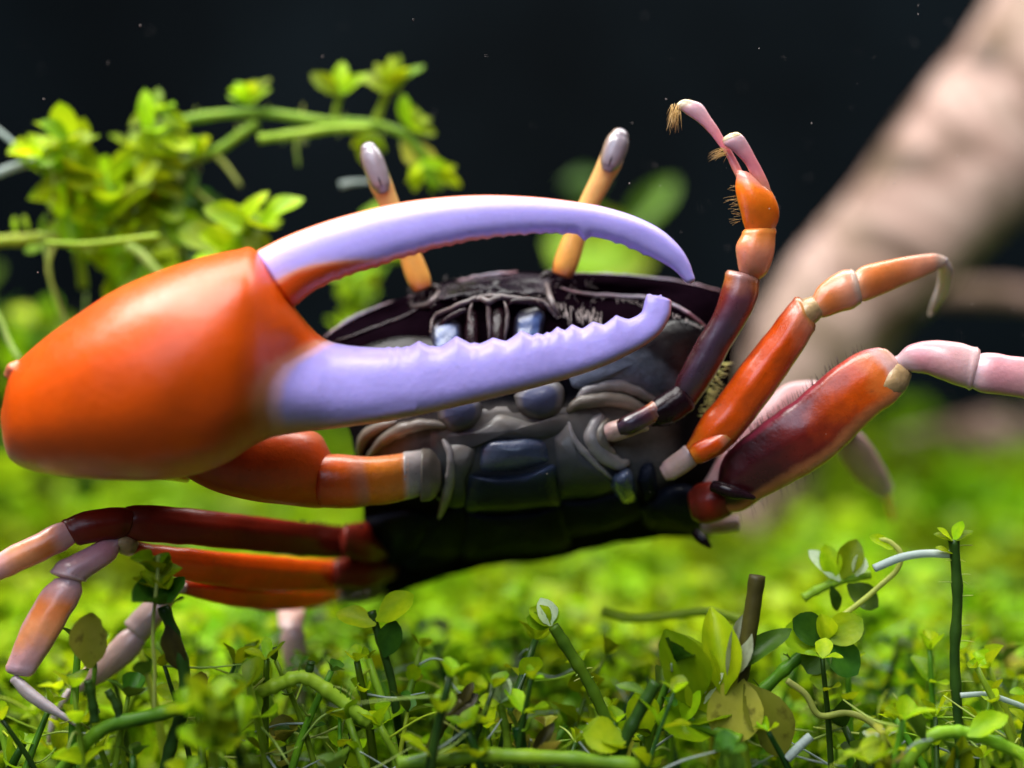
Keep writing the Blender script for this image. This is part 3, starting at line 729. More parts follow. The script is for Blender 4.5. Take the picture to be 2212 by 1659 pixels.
def palm_disp(px, py, u, v, dd):
    if dd < 0: return 0
    q = 0
    q += 0.35 * math.exp(-((px - 560) / 60) ** 2 - ((py - 600) / 55) ** 2)
    q += 0.12 * noise.noise(Vector((px * .008, py * .008, 3)))
    q -= 0.5 * math.exp(-((px - 640) / 45) ** 2 - ((py - 770) / 60) ** 2)
    d = py - (1000 - (px - 300) * 0.19)
    if 150 < px < 900: q += 0.16 * math.exp(-(d / 9) ** 2) * smooth(150, 330, px)
    return q * dd
TE = [(840, 3, 10), (858, 4, 10), (878, 5, 14), (905, 16, 30), (934, 3, 10), (986, 22, 36), (1024, 4, 12), (1065, 11, 28), (1126, 20, 32), (1160, 9, 18), (1182, 7, 14), (1204, 15, 22), (1236, 15, 22), (1281, 12, 24), (1331, 17, 28), (1398, 12, 12), (1436, 10, 14)]
claw = part('huge_claw', loft(PST, m=30, ring=56, power=lambda u: lerp(2.25, 3.0, smooth(.55, .7, u)), caps=(3, 6), teeth=(TE, 1), mask=palm_mask, disp=palm_disp), 'claw', crab, 'orange palm running into a toothed lilac lower finger')
FST = [(556, 540, 636, 664, 71.2, 2.0), (622, 508, 680, 628, 71.1, 2.0), (700, 479, 742, 598, 71, 1.95), (780, 456, 805, 578, 71, 1.85), (860, 438, 872, 556, 71, 1.75), (950, 426, 954, 533, 71.1, 1.65),
       (1050, 421, 1046, 515, 71.2, 1.55), (1150, 425, 1138, 505, 71.4, 1.45), (1230, 434, 1210, 503, 71.6, 1.35), (1300, 446, 1278, 511, 71.8, 1.2), (1370, 467, 1340, 526, 72, 1.05),
       (1425, 494, 1390, 548, 72.2, .9), (1464, 528, 1428, 566, 72.3, .75), (1487, 562, 1456, 584, 72.4, .6), (1499, 595, 1476, 604, 72.4, .4)]
def fmask(px, py, u, v, dd):
    lim = lerp(0.45, -0.85, smooth(0.0, 0.16, u)) if u < .16 else lerp(-0.85, -1.02, smooth(.3, .75, u))
    lim = -0.1 - 0.75 * smooth(0, .28, u) - 0.2 * smooth(.3, .8, u)
    m = smooth(lim + .28, lim - .16, v) * smooth(.8, .3, u)
    m = max(m, smooth(.86, .99, v) * .85 * smooth(.8, .5, u))
    if dd < -0.2: m = max(m, smooth(-.2, -.8, dd) * .7)
    return m
TF = [(1262, 13, 16)] + [(700 + 27 * i + (i * 7 % 11), 2.2 + (i * 5 % 3), 12) for i in range(20)] + [(1330, 4, 10), (1360, 4, 10), (1390, 3, 9)]
part('upper_finger', loft(FST, m=16, ring=44, power=2.9, caps=(14, 14), teeth=(TF, -1), mask=fmask), 'finger', claw, 'arched lilac upper finger with orange base')
part('finger_hinge', limb([(560, 556, 69.6, 14), (585, 580, 69.2, 18), (606, 606, 69.6, 13)], th=.8), 'claw', claw) if False else None
V, F, A = limb([(16, 812, 70.2, 9), (26, 797, 69.9, 13), (40, 786, 70.2, 9)], th=.9, mask=lambda *a: .3)
part('wrist_knob', (V, F, A), 'claw', claw)
V, F, A = limb([(312, 837, 65.0, 3.0), (318, 836, 64.9, 3.4), (324, 835, 65.0, 3.0)], th=1, caps=(3, 3))
part('wart', (V, F, A), 'leg_pink', claw, 'tiny pink wart on the orange palm')
DZ = 0.8
# wrist behind the palm that joins it to the arm
part('claw_wrist', limb([(70, 905, 74.5, 90, 2.6), (180, 930, 75.8, 95, 2.6), (300, 950, 76.4, 80, 2.4), (420, 985, 76, 60, 2.2)], m=8, ring=24, caps=(20, 10)), 'arm', arm)

DZ = -1.6
# --- hairs
def hairs(name, rows, mat, parent, r=0.02):
    """rows: (px, py, depth, dx, dy, ddepth) in picture units / mm"""
    V, F, A = [], [], []
    for (px, py, y, dx, dy, dz) in rows:
        a = P(px, py, y); b = P(px + dx * .6, py + dy * .6 - abs(dx) * .05, y + dz * .5); c = P(px + dx, py + dy, y + dz)
        v, f, at = tube_world([a, b, c], [r, r * .8, r * .3], 4, 2)
        o = len(V); V += v; A += at; F += [tuple(i + o for i in q) for q in f]
    return tag(obj(name, V, F, M[mat], parent, A), kind='stuff')
rh = random.Random(5)
rows = []
for i in range(300):
    t = rh.random()
    if t < .5: px, py = rh.uniform(945, 1190), rh.uniform(600, 650)
    elif t < .75: px, py = rh.uniform(880, 950), rh.uniform(625, 665)
    else: px, py = rh.uniform(1175, 1290), rh.uniform(592, 690)
    rows.append((px, py, body_y(px, py) - .25, rh.uniform(-9, 9), rh.uniform(-12, 4), -rh.uniform(.05, .35)))
hairs('face_bristles', rows, 'fuzz', body, 0.014)
rows = []
for i in range(70):
    px = rh.uniform(1195, 1300); py = 660 + (px - 1195) * .15 + rh.uniform(-8, 22)
    rows.append((px, py, body_y(px, py) - .3, rh.uniform(-2, 3), rh.uniform(10, 20), -.2))
for i in range(60):
    t = rh.random(); px = lerp(1300, 1530, t); py = lerp(640, 712, t ** 1.6) + rh.uniform(-3, 6)
    rows.append((px, py, body_y(px, py) - .5, rh.uniform(-2, 2), rh.uniform(2, 7), -.1))
hairs('cheek_bristles', rows, 'fuzz', body, 0.018)
rows = []
for i in range(130):
    t = rh.random(); px = lerp(1560, 1512, t) + rh.uniform(-12, 12); py = lerp(780, 905, t)
    rows.append((px, py, 80.8 + rh.random(), rh.uniform(4, 20), rh.uniform(-6, 10), rh.uniform(-.4, .4)))
hairs('flank_bristles', rows, 'gills', body, 0.022)
rows = []
for px in (790, 810, 836, 1100, 1264, 1284, 1295, 1410, 1416, 1440, 1526, 1536):
    py = float(np.interp(px, [790, 832, 870, 960, 1100, 1190, 1260, 1340, 1430, 1490, 1530], [1240, 1298, 1275, 1245, 1216, 1210, 1190, 1170, 1160, 1160, 1172]))
    rows.append((px, py - 8, YB + min(recede(py), 9), rh.uniform(-2, 5), rh.uniform(14, 36), 0))
hairs('belly_bristles', rows, 'bristle', body, 0.014)

# --- small claw, raised
mc = part('small_claw_arm', loft(edges([(1446, 872), (1462, 820), (1500, 745), (1540, 680), (1558, 630), (1570, 585)],
                                       [(1510, 872), (1540, 820), (1582, 745), (1618, 685), (1638, 640), (1640, 600)], [79.5, 79.2, 78.8, 78.5, 78.4, 78.4], .75), caps=(14, 5), m=8, ring=24, taper=0.025), 'minor_merus', crab, 'dark plum small claw arm raised')
part('small_claw_base', limb([(1310, 936, 79.6, 22), (1345, 926, 79.2, 22), (1392, 908, 79.0, 24)], m=8, caps=(5, 5), taper=0.025), 'leg_pale', mc)
part('small_claw_base', limb([(1338, 925, 78.9, 20), (1365, 915, 78.7, 22), (1395, 900, 78.8, 22), (1420, 886, 78.9, 22)], m=8, caps=(5, 5), taper=0.025), 'minor_merus', mc)
part('small_claw_base', limb([(1405, 902, 79.2, 28), (1440, 885, 79.2, 34), (1480, 858, 79.4, 34)], m=8, caps=(12, 12), taper=0.025), 'plum', mc)
wr = part('small_wrist', loft(edges([(1602, 598), (1592, 566), (1591, 528), (1607, 497)], [(1636, 612), (1660, 584), (1672, 546), (1676, 494)], [78.4, 78.2, 78, 78], .8), caps=(6, 6), m=8, ring=24, taper=0.025), 'minor_wrist', mc)
part('small_palm', loft(edges([(1616, 516), (1606, 480), (1594, 438), (1588, 400), (1592, 372)], [(1660, 518), (1680, 480), (1682, 446), (1668, 415), (1640, 386)], [78, 77.8, 77.6, 77.5, 77.5], .62), caps=(8, 10), m=8, ring=24, taper=0.025), 'minor_palm', mc)
part('small_finger', loft(edges([(1626, 392), (1612, 358), (1588, 332), (1566, 314), (1562, 302)], [(1672, 418), (1650, 372), (1626, 328), (1608, 296), (1598, 287)], [77.4, 77.3, 77.2, 77.1, 77.1], .55), caps=(6, 8), m=8, ring=20, taper=0.025), 'minor_finger', mc)
part('small_finger', loft(edges([(1590, 392), (1572, 346), (1556, 316), (1512, 268), (1480, 244), (1464, 234)], [(1624, 398), (1594, 352), (1572, 312), (1542, 262), (1516, 226), (1484, 214)], [77.6, 77.7, 77.7, 77.7, 77.7, 77.7], .55), caps=(6, 9), m=8, ring=20, taper=0.025), 'minor_finger', mc)
rows = []
for i in range(90):
    rows.append((rh.uniform(1450, 1470), rh.uniform(222, 246), 77.7 + rh.uniform(-.3, .3), rh.uniform(-14, 4), rh.uniform(16, 46), rh.uniform(-.3, .3)))
for i in range(50):
    rows.append((rh.uniform(1556, 1574), rh.uniform(318, 336), 77.3 + rh.uniform(-.3, .3), rh.uniform(-30, -10), rh.uniform(0, 18), rh.uniform(-.3, .3)))
for i in range(24):
    rows.append((rh.uniform(1590, 1604), rh.uniform(400, 480), 77.5, rh.uniform(-30, -12), rh.uniform(-3, 10), rh.uniform(-.3, .3)))
hairs('finger_bristles', rows, 'brush', mc, 0.009)

# --- right walking legs
l2 = part('walking_leg', loft(edges([(1478, 958), (1512, 906), (1552, 856), (1608, 780), (1668, 704), (1700, 662), (1722, 642)],
                                    [(1520, 1006), (1562, 980), (1598, 944), (1652, 878), (1706, 800), (1742, 744), (1762, 706)], [79.6, 79.4, 79.2, 79, 78.8, 78.6, 78.6], .7), caps=(8, 8), m=8, ring=26, taper=0.025), 'leg_orange', crab, 'orange walking leg reaching up past the driftwood')
part('leg_base', loft(edges([(1424, 1004), (1450, 984), (1480, 962)], [(1446, 1042), (1475, 1026), (1506, 1004)], [80.2, 80, 79.7], .8), caps=(6, 6), m=8, taper=0.025), 'leg_pale', l2)
part('leg_collar', loft(edges([(1486, 964), (1520, 946), (1556, 932)], [(1510, 1006), (1548, 985), (1580, 952)], [79, 78.8, 78.8], .8), caps=(5, 5), m=8, taper=0.025), 'leg_orange', l2)
part('leg_knee', limb([(1728, 690, 78.6, 26), (1748, 672, 78.6, 29), (1766, 660, 78.6, 25)], m=6, taper=0.025), 'joint', l2)
part('leg_wrist', loft(edges([(1740, 654), (1778, 610), (1816, 586), (1842, 582)], [(1768, 692), (1800, 680), (1840, 668), (1862, 652)], [78.6, 78.7, 78.9, 79], .75), caps=(8, 6), m=8, taper=0.025), 'leg_salmon', l2)
part('leg_shin', loft(edges([(1838, 584), (1880, 570), (1950, 556), (2010, 548), (2034, 552)], [(1856, 656), (1882, 646), (1948, 618), (2012, 590), (2036, 578)], [79, 79.4, 80.4, 81.4, 81.8], .6), caps=(6, 8), m=8, taper=0.025), 'leg_salmon', l2)
part('leg_toe', limb([(2036, 562, 82, 14), (2044, 590, 83, 16), (2034, 630, 84.5, 14), (2012, 676, 86, 7)], m=8, caps=(6, 10), taper=0.025), 'claw_tip', l2)

l3 = part('walking_leg', loft(edges([(1546, 1040), (1556, 1000), (1592, 956), (1650, 912), (1728, 856), (1808, 788), (1862, 758), (1908, 752)],
                                    [(1560, 1112), (1600, 1106), (1660, 1070), (1728, 1034), (1806, 982), (1886, 904), (1940, 862), (1958, 820)], [80.8, 80.3, 79.8, 79.2, 78.8, 78.4, 78.2, 78.2], .42), caps=(10, 10), m=8, ring=28, taper=0.025), 'leg_redorange', crab, 'broad dark red and orange walking leg on the driftwood side')
part('leg_base', loft(edges([(1490, 1052), (1530, 1040), (1568, 1042)], [(1500, 1130), (1540, 1130), (1580, 1112)], [81.5, 81.2, 81], .8), caps=(8, 10), m=8, taper=0.025), 'leg_dark', l3)
part('leg_spine', limb([(1540, 1050, 79.6, 16), (1580, 1062, 79.2, 15), (1624, 1074, 79, 6)], m=8, caps=(6, 10), taper=0.025), 'plum', l3)
part('leg_knee', limb([(1905, 850, 78.6, 34), (1930, 818, 78.4, 36), (1948, 794, 78.4, 28)], m=6, taper=0.025), 'joint', l3)
part('leg_wrist', loft(edges([(1932, 766), (1968, 744), (2015, 735), (2068, 739), (2118, 754)], [(1950, 804), (1990, 806), (2032, 820), (2070, 834), (2098, 842)], [78.2, 78, 77.8, 77.6, 77.5], .7), caps=(6, 6), m=8, taper=0.025), 'leg_pink', l3)
part('leg_shin', loft(edges([(2104, 756), (2160, 764), (2230, 778), (2310, 815), (2370, 870)], [(2086, 842), (2140, 852), (2210, 860), (2268, 880), (2320, 915)], [77.4, 77.2, 77, 77, 77.2], .6), caps=(6, 8), m=8, taper=0.025), 'leg_pink', l3)
part('leg_toe', limb([(2345, 892, 77.3, 22), (2370, 960, 78, 17), (2380, 1060, 79, 12), (2375, 1160, 80, 6)], m=8, caps=(6, 10), taper=0.025), 'claw_tip', l3)
rows = []
for i in range(95):
    t = rh.random(); px = lerp(1575, 1880, t); py = float(np.interp(px, [1556, 1592, 1650, 1728, 1808, 1862], [1000, 956, 912, 856, 788, 758]))
    rows.append((px, py + 3, 79.3 - t, rh.uniform(-9, -2), rh.uniform(-24, -8), rh.uniform(-.2, .2)))
for i in range(14):
    t = rh.random(); px = lerp(1590, 1760, t); py = float(np.interp(px, [1560, 1600, 1660, 1728, 1806], [1112, 1106, 1070, 1034, 982]))
    rows.append((px, py - 3, 79.5, rh.uniform(2, 9), rh.uniform(14, 34), 0))
hairs('leg_bristles', rows, 'bristle', l3, 0.014)

l4 = part('walking_leg', limb([(1540, 1060, 83.5, 34), (1600, 990, 84, 40), (1660, 920, 84.5, 44), (1720, 860, 85, 36), (1770, 850, 85.4, 26)], th=.5, m=8, caps=(10, 10), taper=0.025), 'leg_pink', crab, 'pink walking leg mostly behind the broad red one')
part('leg_wrist', limb([(1768, 850, 85.6, 26), (1800, 890, 86.4, 30), (1830, 940, 87.5, 30)], m=8, taper=0.025), 'leg_pale', l4)
part('leg_shin', limb([(1828, 938, 88, 30), (1850, 980, 89, 36), (1885, 1030, 90.4, 32), (1915, 1066, 91.6, 18)], m=8, th=.7, taper=0.025), 'leg_pale', l4)
part('leg_toe', limb([(1912, 1064, 92, 12), (1922, 1090, 94, 9), (1928, 1122, 97, 4)], m=8, taper=0.025), 'claw_tip', l4)
part('leg_stub', limb([(1520, 1140, 84.5, 16), (1555, 1135, 84, 19), (1594, 1132, 83.6, 17)], m=8, taper=0.025), 'leg_pale', l4)
part('leg_spine', limb([(1500, 1150, 83, 14), (1520, 1168, 82.6, 10), (1532, 1180, 82.6, 5)], m=6, taper=0.025), 'plum', body)

# --- left walking legs
a1 = part('walking_leg', loft(edges([(268, 1098), (300, 1090), (360, 1093), (440, 1101), (600, 1120), (720, 1134), (830, 1144)],
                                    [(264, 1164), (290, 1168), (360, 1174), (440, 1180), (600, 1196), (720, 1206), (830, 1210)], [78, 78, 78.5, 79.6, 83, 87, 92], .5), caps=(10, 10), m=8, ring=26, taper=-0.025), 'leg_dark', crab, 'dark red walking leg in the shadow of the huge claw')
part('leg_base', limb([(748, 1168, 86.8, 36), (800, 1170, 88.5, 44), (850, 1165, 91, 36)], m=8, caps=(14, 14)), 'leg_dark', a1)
part('leg_wrist', loft(edges([(290, 1096), (240, 1096), (180, 1106), (132, 1126)], [(272, 1166), (240, 1166), (204, 1172), (170, 1178)], [77.8, 77.4, 77, 76.8], .7), caps=(8, 6), m=8, taper=0.025), 'leg_dark', a1)
part('leg_shin', loft(edges([(150, 1120), (110, 1136), (50, 1166), (-20, 1206), (-70, 1250)], [(176, 1172), (130, 1196), (70, 1224), (-5, 1258), (-50, 1284)], [76.8, 76.4, 76, 75.8, 75.8], .65), caps=(8, 8), m=8, taper=0.025), 'leg_pinkorange', a1)
part('leg_toe', limb([(-55, 1268, 75.8, 15), (-95, 1330, 76, 12), (-120, 1420, 76.4, 9), (-128, 1520, 77, 4)], m=8, taper=0.025), 'claw_tip', a1)

a2 = part('walking_leg', loft(edges([(268, 1160), (330, 1176), (420, 1186), (560, 1198), (700, 1208), (800, 1206)],
                                    [(300, 1210), (350, 1236), (420, 1258), (560, 1276), (700, 1278), (800, 1268)], [78.4, 79, 80.2, 83.5, 88, 93], .6), caps=(8, 10), m=8, ring=26, taper=-0.025), 'leg_red', crab, 'scarlet walking leg with its pink shin bent down into the plants')
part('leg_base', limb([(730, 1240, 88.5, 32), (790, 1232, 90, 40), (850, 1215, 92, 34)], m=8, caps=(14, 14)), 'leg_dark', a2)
part('leg_knee', limb([(292, 1186, 78.3, 22), (272, 1178, 78, 22), (256, 1172, 77.8, 18)], m=6, taper=0.025), 'joint', a2)
part('leg_wrist', loft(edges([(256, 1160), (215, 1168), (170, 1192), (128, 1212), (108, 1236)], [(264, 1178), (250, 1206), (222, 1228), (198, 1244), (184, 1256)], [77.6, 77.2, 76.8, 76.6, 76.5], .75), caps=(6, 6), m=8, taper=0.025), 'leg_pink', a2)
part('leg_shin', loft(edges([(108, 1250), (84, 1286), (52, 1342), (24, 1408), (12, 1444)], [(186, 1256), (172, 1296), (146, 1340), (104, 1412), (70, 1458)], [76.5, 76.3, 76, 75.8, 75.8], .62), caps=(7, 10), m=8, ring=24, taper=0.025), 'leg_pinkorange', a2)
part('leg_toe', limb([(30, 1466, 75.8, 13), (60, 1496, 75.8, 14), (104, 1528, 75.8, 12), (150, 1556, 75.8, 6), (172, 1572, 75.8, 3)], m=8, taper=0.025), 'claw_tip', a2)

a3 = part('walking_leg', loft(edges([(376, 1250), (430, 1244), (500, 1246), (600, 1254), (700, 1260), (800, 1240)],
                                    [(386, 1280), (440, 1296), (510, 1312), (600, 1320), (690, 1310), (800, 1276)], [81, 81.8, 83, 86, 90, 95], .7), caps=(8, 10), m=8, ring=24, taper=-0.025), 'leg_red', crab, 'lowest orange walking leg, its pale shin sunk among the leaves')
part('leg_base', limb([(742, 1282, 90, 18), (785, 1276, 91.5, 26), (840, 1258, 93.5, 24)], m=8, caps=(12, 12)), 'bonewarm', a3)
part('leg_knee', limb([(368, 1264, 80.8, 9), (384, 1268, 80.9, 13), (400, 1270, 81, 11)], m=6, taper=0.025), 'leg_pale', a3)
part('leg_wrist', limb([(376, 1270, 81.2, 16), (345, 1305, 81.4, 26), (318, 1336, 81.4, 32), (290, 1366, 81.4, 30)], m=8, taper=0.025), 'leg_pale', a3)
part('leg_shin', limb([(296, 1372, 81.2, 31), (262, 1408, 81, 31), (210, 1452, 80.8, 26), (160, 1486, 80.6, 14)], m=8, th=.6, taper=0.025), 'leg_pale', a3)
part('leg_toe', limb([(150, 1492, 80.6, 9), (126, 1530, 80.6, 9), (112, 1570, 80.7, 8), (104, 1610, 81, 4)], m=8, taper=0.025), 'claw_tip', a3)
a4 = part('walking_leg', limb([(830, 1235, 99, 18), (740, 1268, 97, 20), (680, 1284, 94, 20), (636, 1298, 91, 20)], m=8, taper=0.025), 'leg_pale', crab, 'pale hind leg standing upright between the stems')
part('leg_wrist', limb([(632, 1296, 91, 26), (628, 1330, 89, 29), (628, 1356, 88, 27)], m=8, caps=(10, 5), taper=0.025), 'leg_pale', a4)
part('leg_shin', limb([(630, 1358, 87, 25), (634, 1390, 87, 27), (640, 1425, 87.2, 26), (646, 1460, 87.4, 18)], m=8, th=.7, taper=0.025), 'leg_pale', a4)
part('leg_toe', limb([(646, 1460, 87.4, 13), (650, 1510, 87.6, 10), (652, 1570, 88, 4)], m=8, taper=0.025), 'claw_tip', a4)
rows = []
for i in range(30):
    px = rh.uniform(700, 800); py = float(np.interp(px, [690, 800], [1308, 1276]))
    rows.append((px, py - 4, 84.5, rh.uniform(-4, 8), rh.uniform(10, 30), 0))
for i in range(40):
    px = rh.uniform(640, 790); py = float(np.interp(px, [600, 720, 830], [1120, 1134, 1144]))
    rows.append((px, py + 2, 80.8, rh.uniform(-3, 5), rh.uniform(-12, -4), 0))
hairs('leg_bristles', rows, 'bristle', a3, 0.014)

DZ = 0.0
# ------------------------------------------------------------------ plants
LEAFMESH = {}
def leaf_mesh(shape, mat):
    key = (shape, mat)
    if key in LEAFMESH: return LEAFMESH[key]
    r = random.Random(shape * 17 + 3)
    wid, cup, bend, fold = [(.36, .5, .12, 0), (.42, .35, -.15, 0), (.26, .6, .25, 0), (.34, .2, .35, 1.1), (.40, .9, .05, .5), (.30, .3, -.3, .2)][shape % 6]
    n, k = 9, 5
    V, F = [], []
    for i in range(n + 1):
        t = i / n
        w_ = wid * (0.10 + 0.90 * sin(pi * min(1, t ** 1.15 * .97 + .02)) ** .75) if t > .12 else wid * lerp(.12, .40, t / .12)
        if i == n: w_ *= .35
        nib = 1.0 - (.30 * r.random() if (shape >= 6 and i > 3) else .05 * r.random())
        for j in range(k):
            s_ = (j / (k - 1) * 2 - 1)
            x = s_ * w_ * (nib if s_ > 0 else 1 - .06 * r.random())
            z = cup * x * x * 2 + fold * abs(x) * .7 - bend * t * t + .02 * sin(9 * t + 3 * s_) * abs(s_)
            V.append((x, t, z))
    for i in range(n):
        for j in range(k - 1):
            a = i * k + j
            F.append((a, a + 1, a + k + 1, a + k))
    me = bpy.data.meshes.new('leaf'); me.from_pydata(V, [], F)
    me.polygons.foreach_set('use_smooth', [True] * len(me.polygons))
    me.materials.append(M[mat]); me.update()
    LEAFMESH[key] = me
    return me

def leaf(parent, base, d, nrm, length, width=1.0, mat='leaf', shape=0, name='leaf'):
    o = bpy.data.objects.new(name, leaf_mesh(shape, mat))
    col.objects.link(o); o.parent = parent
    d = Vector(d).normalized(); nrm = Vector(nrm)
    x = d.cross(nrm)
    if x.length < 1e-3: x = d.cross(Vector((.3, .5, .8)))
    x.normalize(); z = x.cross(d)
    m3 = Matrix((x * width, d, z)).transposed()
    o.matrix_local = Matrix.Translation((Vector(base) - ORIGIN[parent]) * U) @ m3.to_4x4() @ Matrix.Scale(length * U, 4)
    return o

def pleaf(parent, px, py, y, angle, lpx, width=1.0, mat='leaf', shape=0, tilt=35, out=0.0):
    """leaf seen at (px, py), pointing at angle in the picture (0 right, 90 up); tilt 0 faces the camera, 90 faces up"""
    a = R(angle)
    d = Vector((cos(a), out, sin(a)))
    n = Vector((0, -cos(R(tilt)), sin(R(tilt))))
    return leaf(parent, P(px, py, y), d, n, lpx * KPX * y, width, mat, shape)

def whorl(parent, base, axis, n, length, rg, mat='leaf', spread=60, phase=0, shapes=(0, 1, 4)):
    axis = Vector(axis).normalized()
    x = axis.cross(Vector((.2, 1, .1))).normalized(); z = axis.cross(x)
    for i in range(n):
        a = phase + 2 * pi * i / n + rg.uniform(-.3, .3)
        side = x * cos(a) + z * sin(a)
        sp = R(spread + rg.uniform(-15, 15))
        d = axis * cos(sp) + side * sin(sp)
        nr = axis * sin(sp) - side * cos(sp)
        leaf(parent, base, d, nr + Vector((rg.uniform(-.2, .2), rg.uniform(-.2, .2), 0)), length * rg.uniform(.8, 1.15), rg.uniform(.85, 1.15), mat, rg.choice(shapes))

def stem(parent, pts, rpx, mat='stem', name='stem', knots=True, seed=0, sides=9):
    W = [P(*p) for p in pts]
    r = rpx * KPX * pts[0][2]
    q = crom([(v.x, v.y, v.z) for v in W], 5)
    rr = [r * (1 + (.16 if (knots and i % 4 == 0) else 0) + .10 * noise.noise(Vector((i * .7, seed, 0)))) for i in range(len(q))]
    return part(name, tube_world([Vector(v) for v in q], rr, sides, 2), mat, parent)

def thread(parent, pts, rpx, mat='root', name='rootlet'):
    W = [P(*p) for p in pts]
    n = len(W)
    return part(name, tube_world(W, [rpx * KPX * pts[0][2] * (1 - .5 * i / (n - 1)) for i in range(n)], 6, 5), mat, parent)

def plant(pts, rpx, label, mat='stem', name='aquatic_plant', cat='plant', group=None, seed=0, knots=True):
    low = min(pts, key=lambda p: -p[1])
    o = empty(name, P(*low), label, cat, group)
    if rpx: stem(o, pts, rpx, mat, seed=seed, knots=knots)
    return o

rp = random.Random(21)
def spikes(o, pts, n, lpx, mat='stem', r=1.6, seed=1):
    rg = random.Random(seed)
    q = crom(pts, 8)
    for i in range(n):
        p = q[rg.randrange(2, len(q) - 1)]
        s_ = rg.choice((-1, 1))
        a, b = q[0], q[-1]
        dx, dy = b[0] - a[0], b[1] - a[1]; L = hypot(dx, dy); nx, ny = -dy / L * s_, dx / L * s_
        l = lpx * rg.uniform(.5, 1.2)
        thread(o, [(p[0], p[1], p[2]), (p[0] + nx * l * .5, p[1] + ny * l * .5 - 2, p[2] - .1), (p[0] + nx * l, p[1] + ny * l + rg.uniform(-6, 6), p[2] - .2)], r, mat, 'rootlet')

# --- upper left: the creeping stems behind the huge claw (a little out of focus)
yu = 94
pts = [(180, 560, yu + 3), (270, 430, yu + 1), (330, 330, yu), (372, 272, yu), (440, 252, yu), (560, 244, yu), (700, 262, yu), (800, 268, yu), (870, 290, yu), (915, 335, yu), (965, 392, yu)]
o = plant(pts, 9.5, 'long arching creeper stem above the huge claw, tipped with leaves at both ends', 'stemlight', seed=1)
spikes(o, pts[3:], 9, 26, 'rootgreen', 2.2, 3)
for (px, py, n, l, ax) in ((540, 225, 5, 62, (-.1, 0, 1)), (545, 205, 4, 44, (0, 0, 1)), (840, 200, 4, 80, (.05, -.1, 1)), (845, 180, 4, 60, (.1, 0, 1)), (735, 205, 5, 62, (-.2, 0, 1)), (880, 275, 5, 70, (.6, -.2, .5)), (800, 285, 5, 62, (-.2, -.4, -.8)), (900, 350, 6, 70, (.6, -.3, -.6)), (940, 370, 4, 55, (.7, -.3, -.6))):
    whorl(o, P(px, py, yu - .5), ax, 2, l * .8 * KPX * yu, rp, 'leaf', 45, rp.random() * 3)
    aa0 = math.degrees(atan2(ax[2], ax[0]))
    n = 3
    for k in range(n): pleaf(o, px, py, yu - rp.uniform(.2, 1.2), aa0 + (k - (n - 1) / 2) * 150 / n + rp.uniform(-15, 15), l * rp.uniform(.8, 1.25), rp.uniform(.55, .85), 'leaf', rp.choice((0, 2, 2, 6)), rp.uniform(0, 50), rp.uniform(-.3, .3))
stem(o, [(800, 285, yu), (820, 240, yu), (838, 195, yu - .4)], 8, 'stemlight')
stem(o, [(720, 262, yu), (728, 230, yu), (735, 205, yu - .4)], 6, 'stemlight')
thread(o, [(642, 290, yu), (640, 320, yu), (645, 360, yu)], 5, 'rootgreen')
thread(o, [(735, 400, yu), (760, 394, yu), (800, 392, yu)], 8, 'root')
pleaf(o, 868, 300, yu, -50, 120, .8, 'leafyellow', 6, 20)
pts = [(300, 420, yu + 1), (360, 380, yu), (405, 350, yu), (470, 325, yu), (520, 290, yu), (556, 266, yu)]
o = plant(pts, 10, 'shorter light green creeper branch lying under the arching stem', 'stemlight', seed=2)
spikes(o, pts, 6, 24, 'rootgreen', 2.2, 5)
thread(o, [(462, 330, yu), (490, 360, yu), (520, 402, yu)], 7, 'rootgreen')
thread(o, [(380, 380, yu), (420, 410, yu), (468, 450, yu)], 7, 'rootgreen')
whorl(o, P(425, 335, yu - .5), (0, -.2, 1), 4, 60 * KPX * yu, rp, 'leaf', 45)
pts = [(560, 300, yu - 1), (640, 290, yu - 1), (720, 278, yu - 1), (800, 276, yu - 1)]
o = plant(pts, 9.5, 'stubby creeper piece beside the arching stem with root hairs below', 'stemlight', seed=3)
spikes(o, pts, 7, 24, 'rootgreen', 2.2, 8)
# leafy shoots
def shoot(label, pts, r, wh, mat='leaf', smat='stemlight', seed=0, group=None, spread=66):
    o = plant(pts, r, label, smat, seed=seed, group=group)
    rg = random.Random(seed + 100)
    for (px, py, n, l, ax) in wh:
        yy = float(np.interp(py, sorted([p[1] for p in pts]), [p[2] for p in sorted(pts, key=lambda p: p[1])]))
        whorl(o, P(px + rg.uniform(-14, 14), py + rg.uniform(-10, 10), yy - rg.uniform(0, 1.2)), ax, 2, l * .9 * KPX * yy, rg, mat, spread, rg.random() * 3)
        n = 3
        a0 = rg.uniform(0, 360)
        for k in range(n):
            pleaf(o, px + rg.uniform(-16, 16), py + rg.uniform(-12, 12), yy - rg.uniform(0, 1.5), a0 + 360 * k / n + rg.uniform(-35, 35), l * rg.uniform(.8, 1.25), rg.uniform(.6, .95), mat, rg.choice((0, 1, 2, 6)), rg.uniform(5, 55), rg.uniform(-.4, .3))
    for k in range(3 if wh else 0):
        q = pts[rg.randrange(len(pts))]; x0, y0 = q[0] + rg.uniform(-40, 40), q[1] + rg.uniform(0, 60)
        if y0 < 640: thread(o, [(x0, y0, q[2]), (x0 + rg.uniform(-14, 14), y0 + 45, q[2] - .5), (x0 + rg.uniform(-30, 30), y0 + rg.uniform(70, 130), q[2] - .3)], rg.uniform(1.6, 3.4), 'rootgreen')
        q2 = pts[-1 - rg.randrange(3)]
        whorl(o, P(q2[0] + rg.uniform(-60, 60), q2[1] + rg.uniform(10, 90), q2[2] + rg.uniform(-1, 2)), (rg.uniform(-.5, .5), -.4, .8), 3, rg.uniform(50, 90) * KPX * q2[2], rg, mat, 60, rg.random() * 3)
    return o
yv = 90
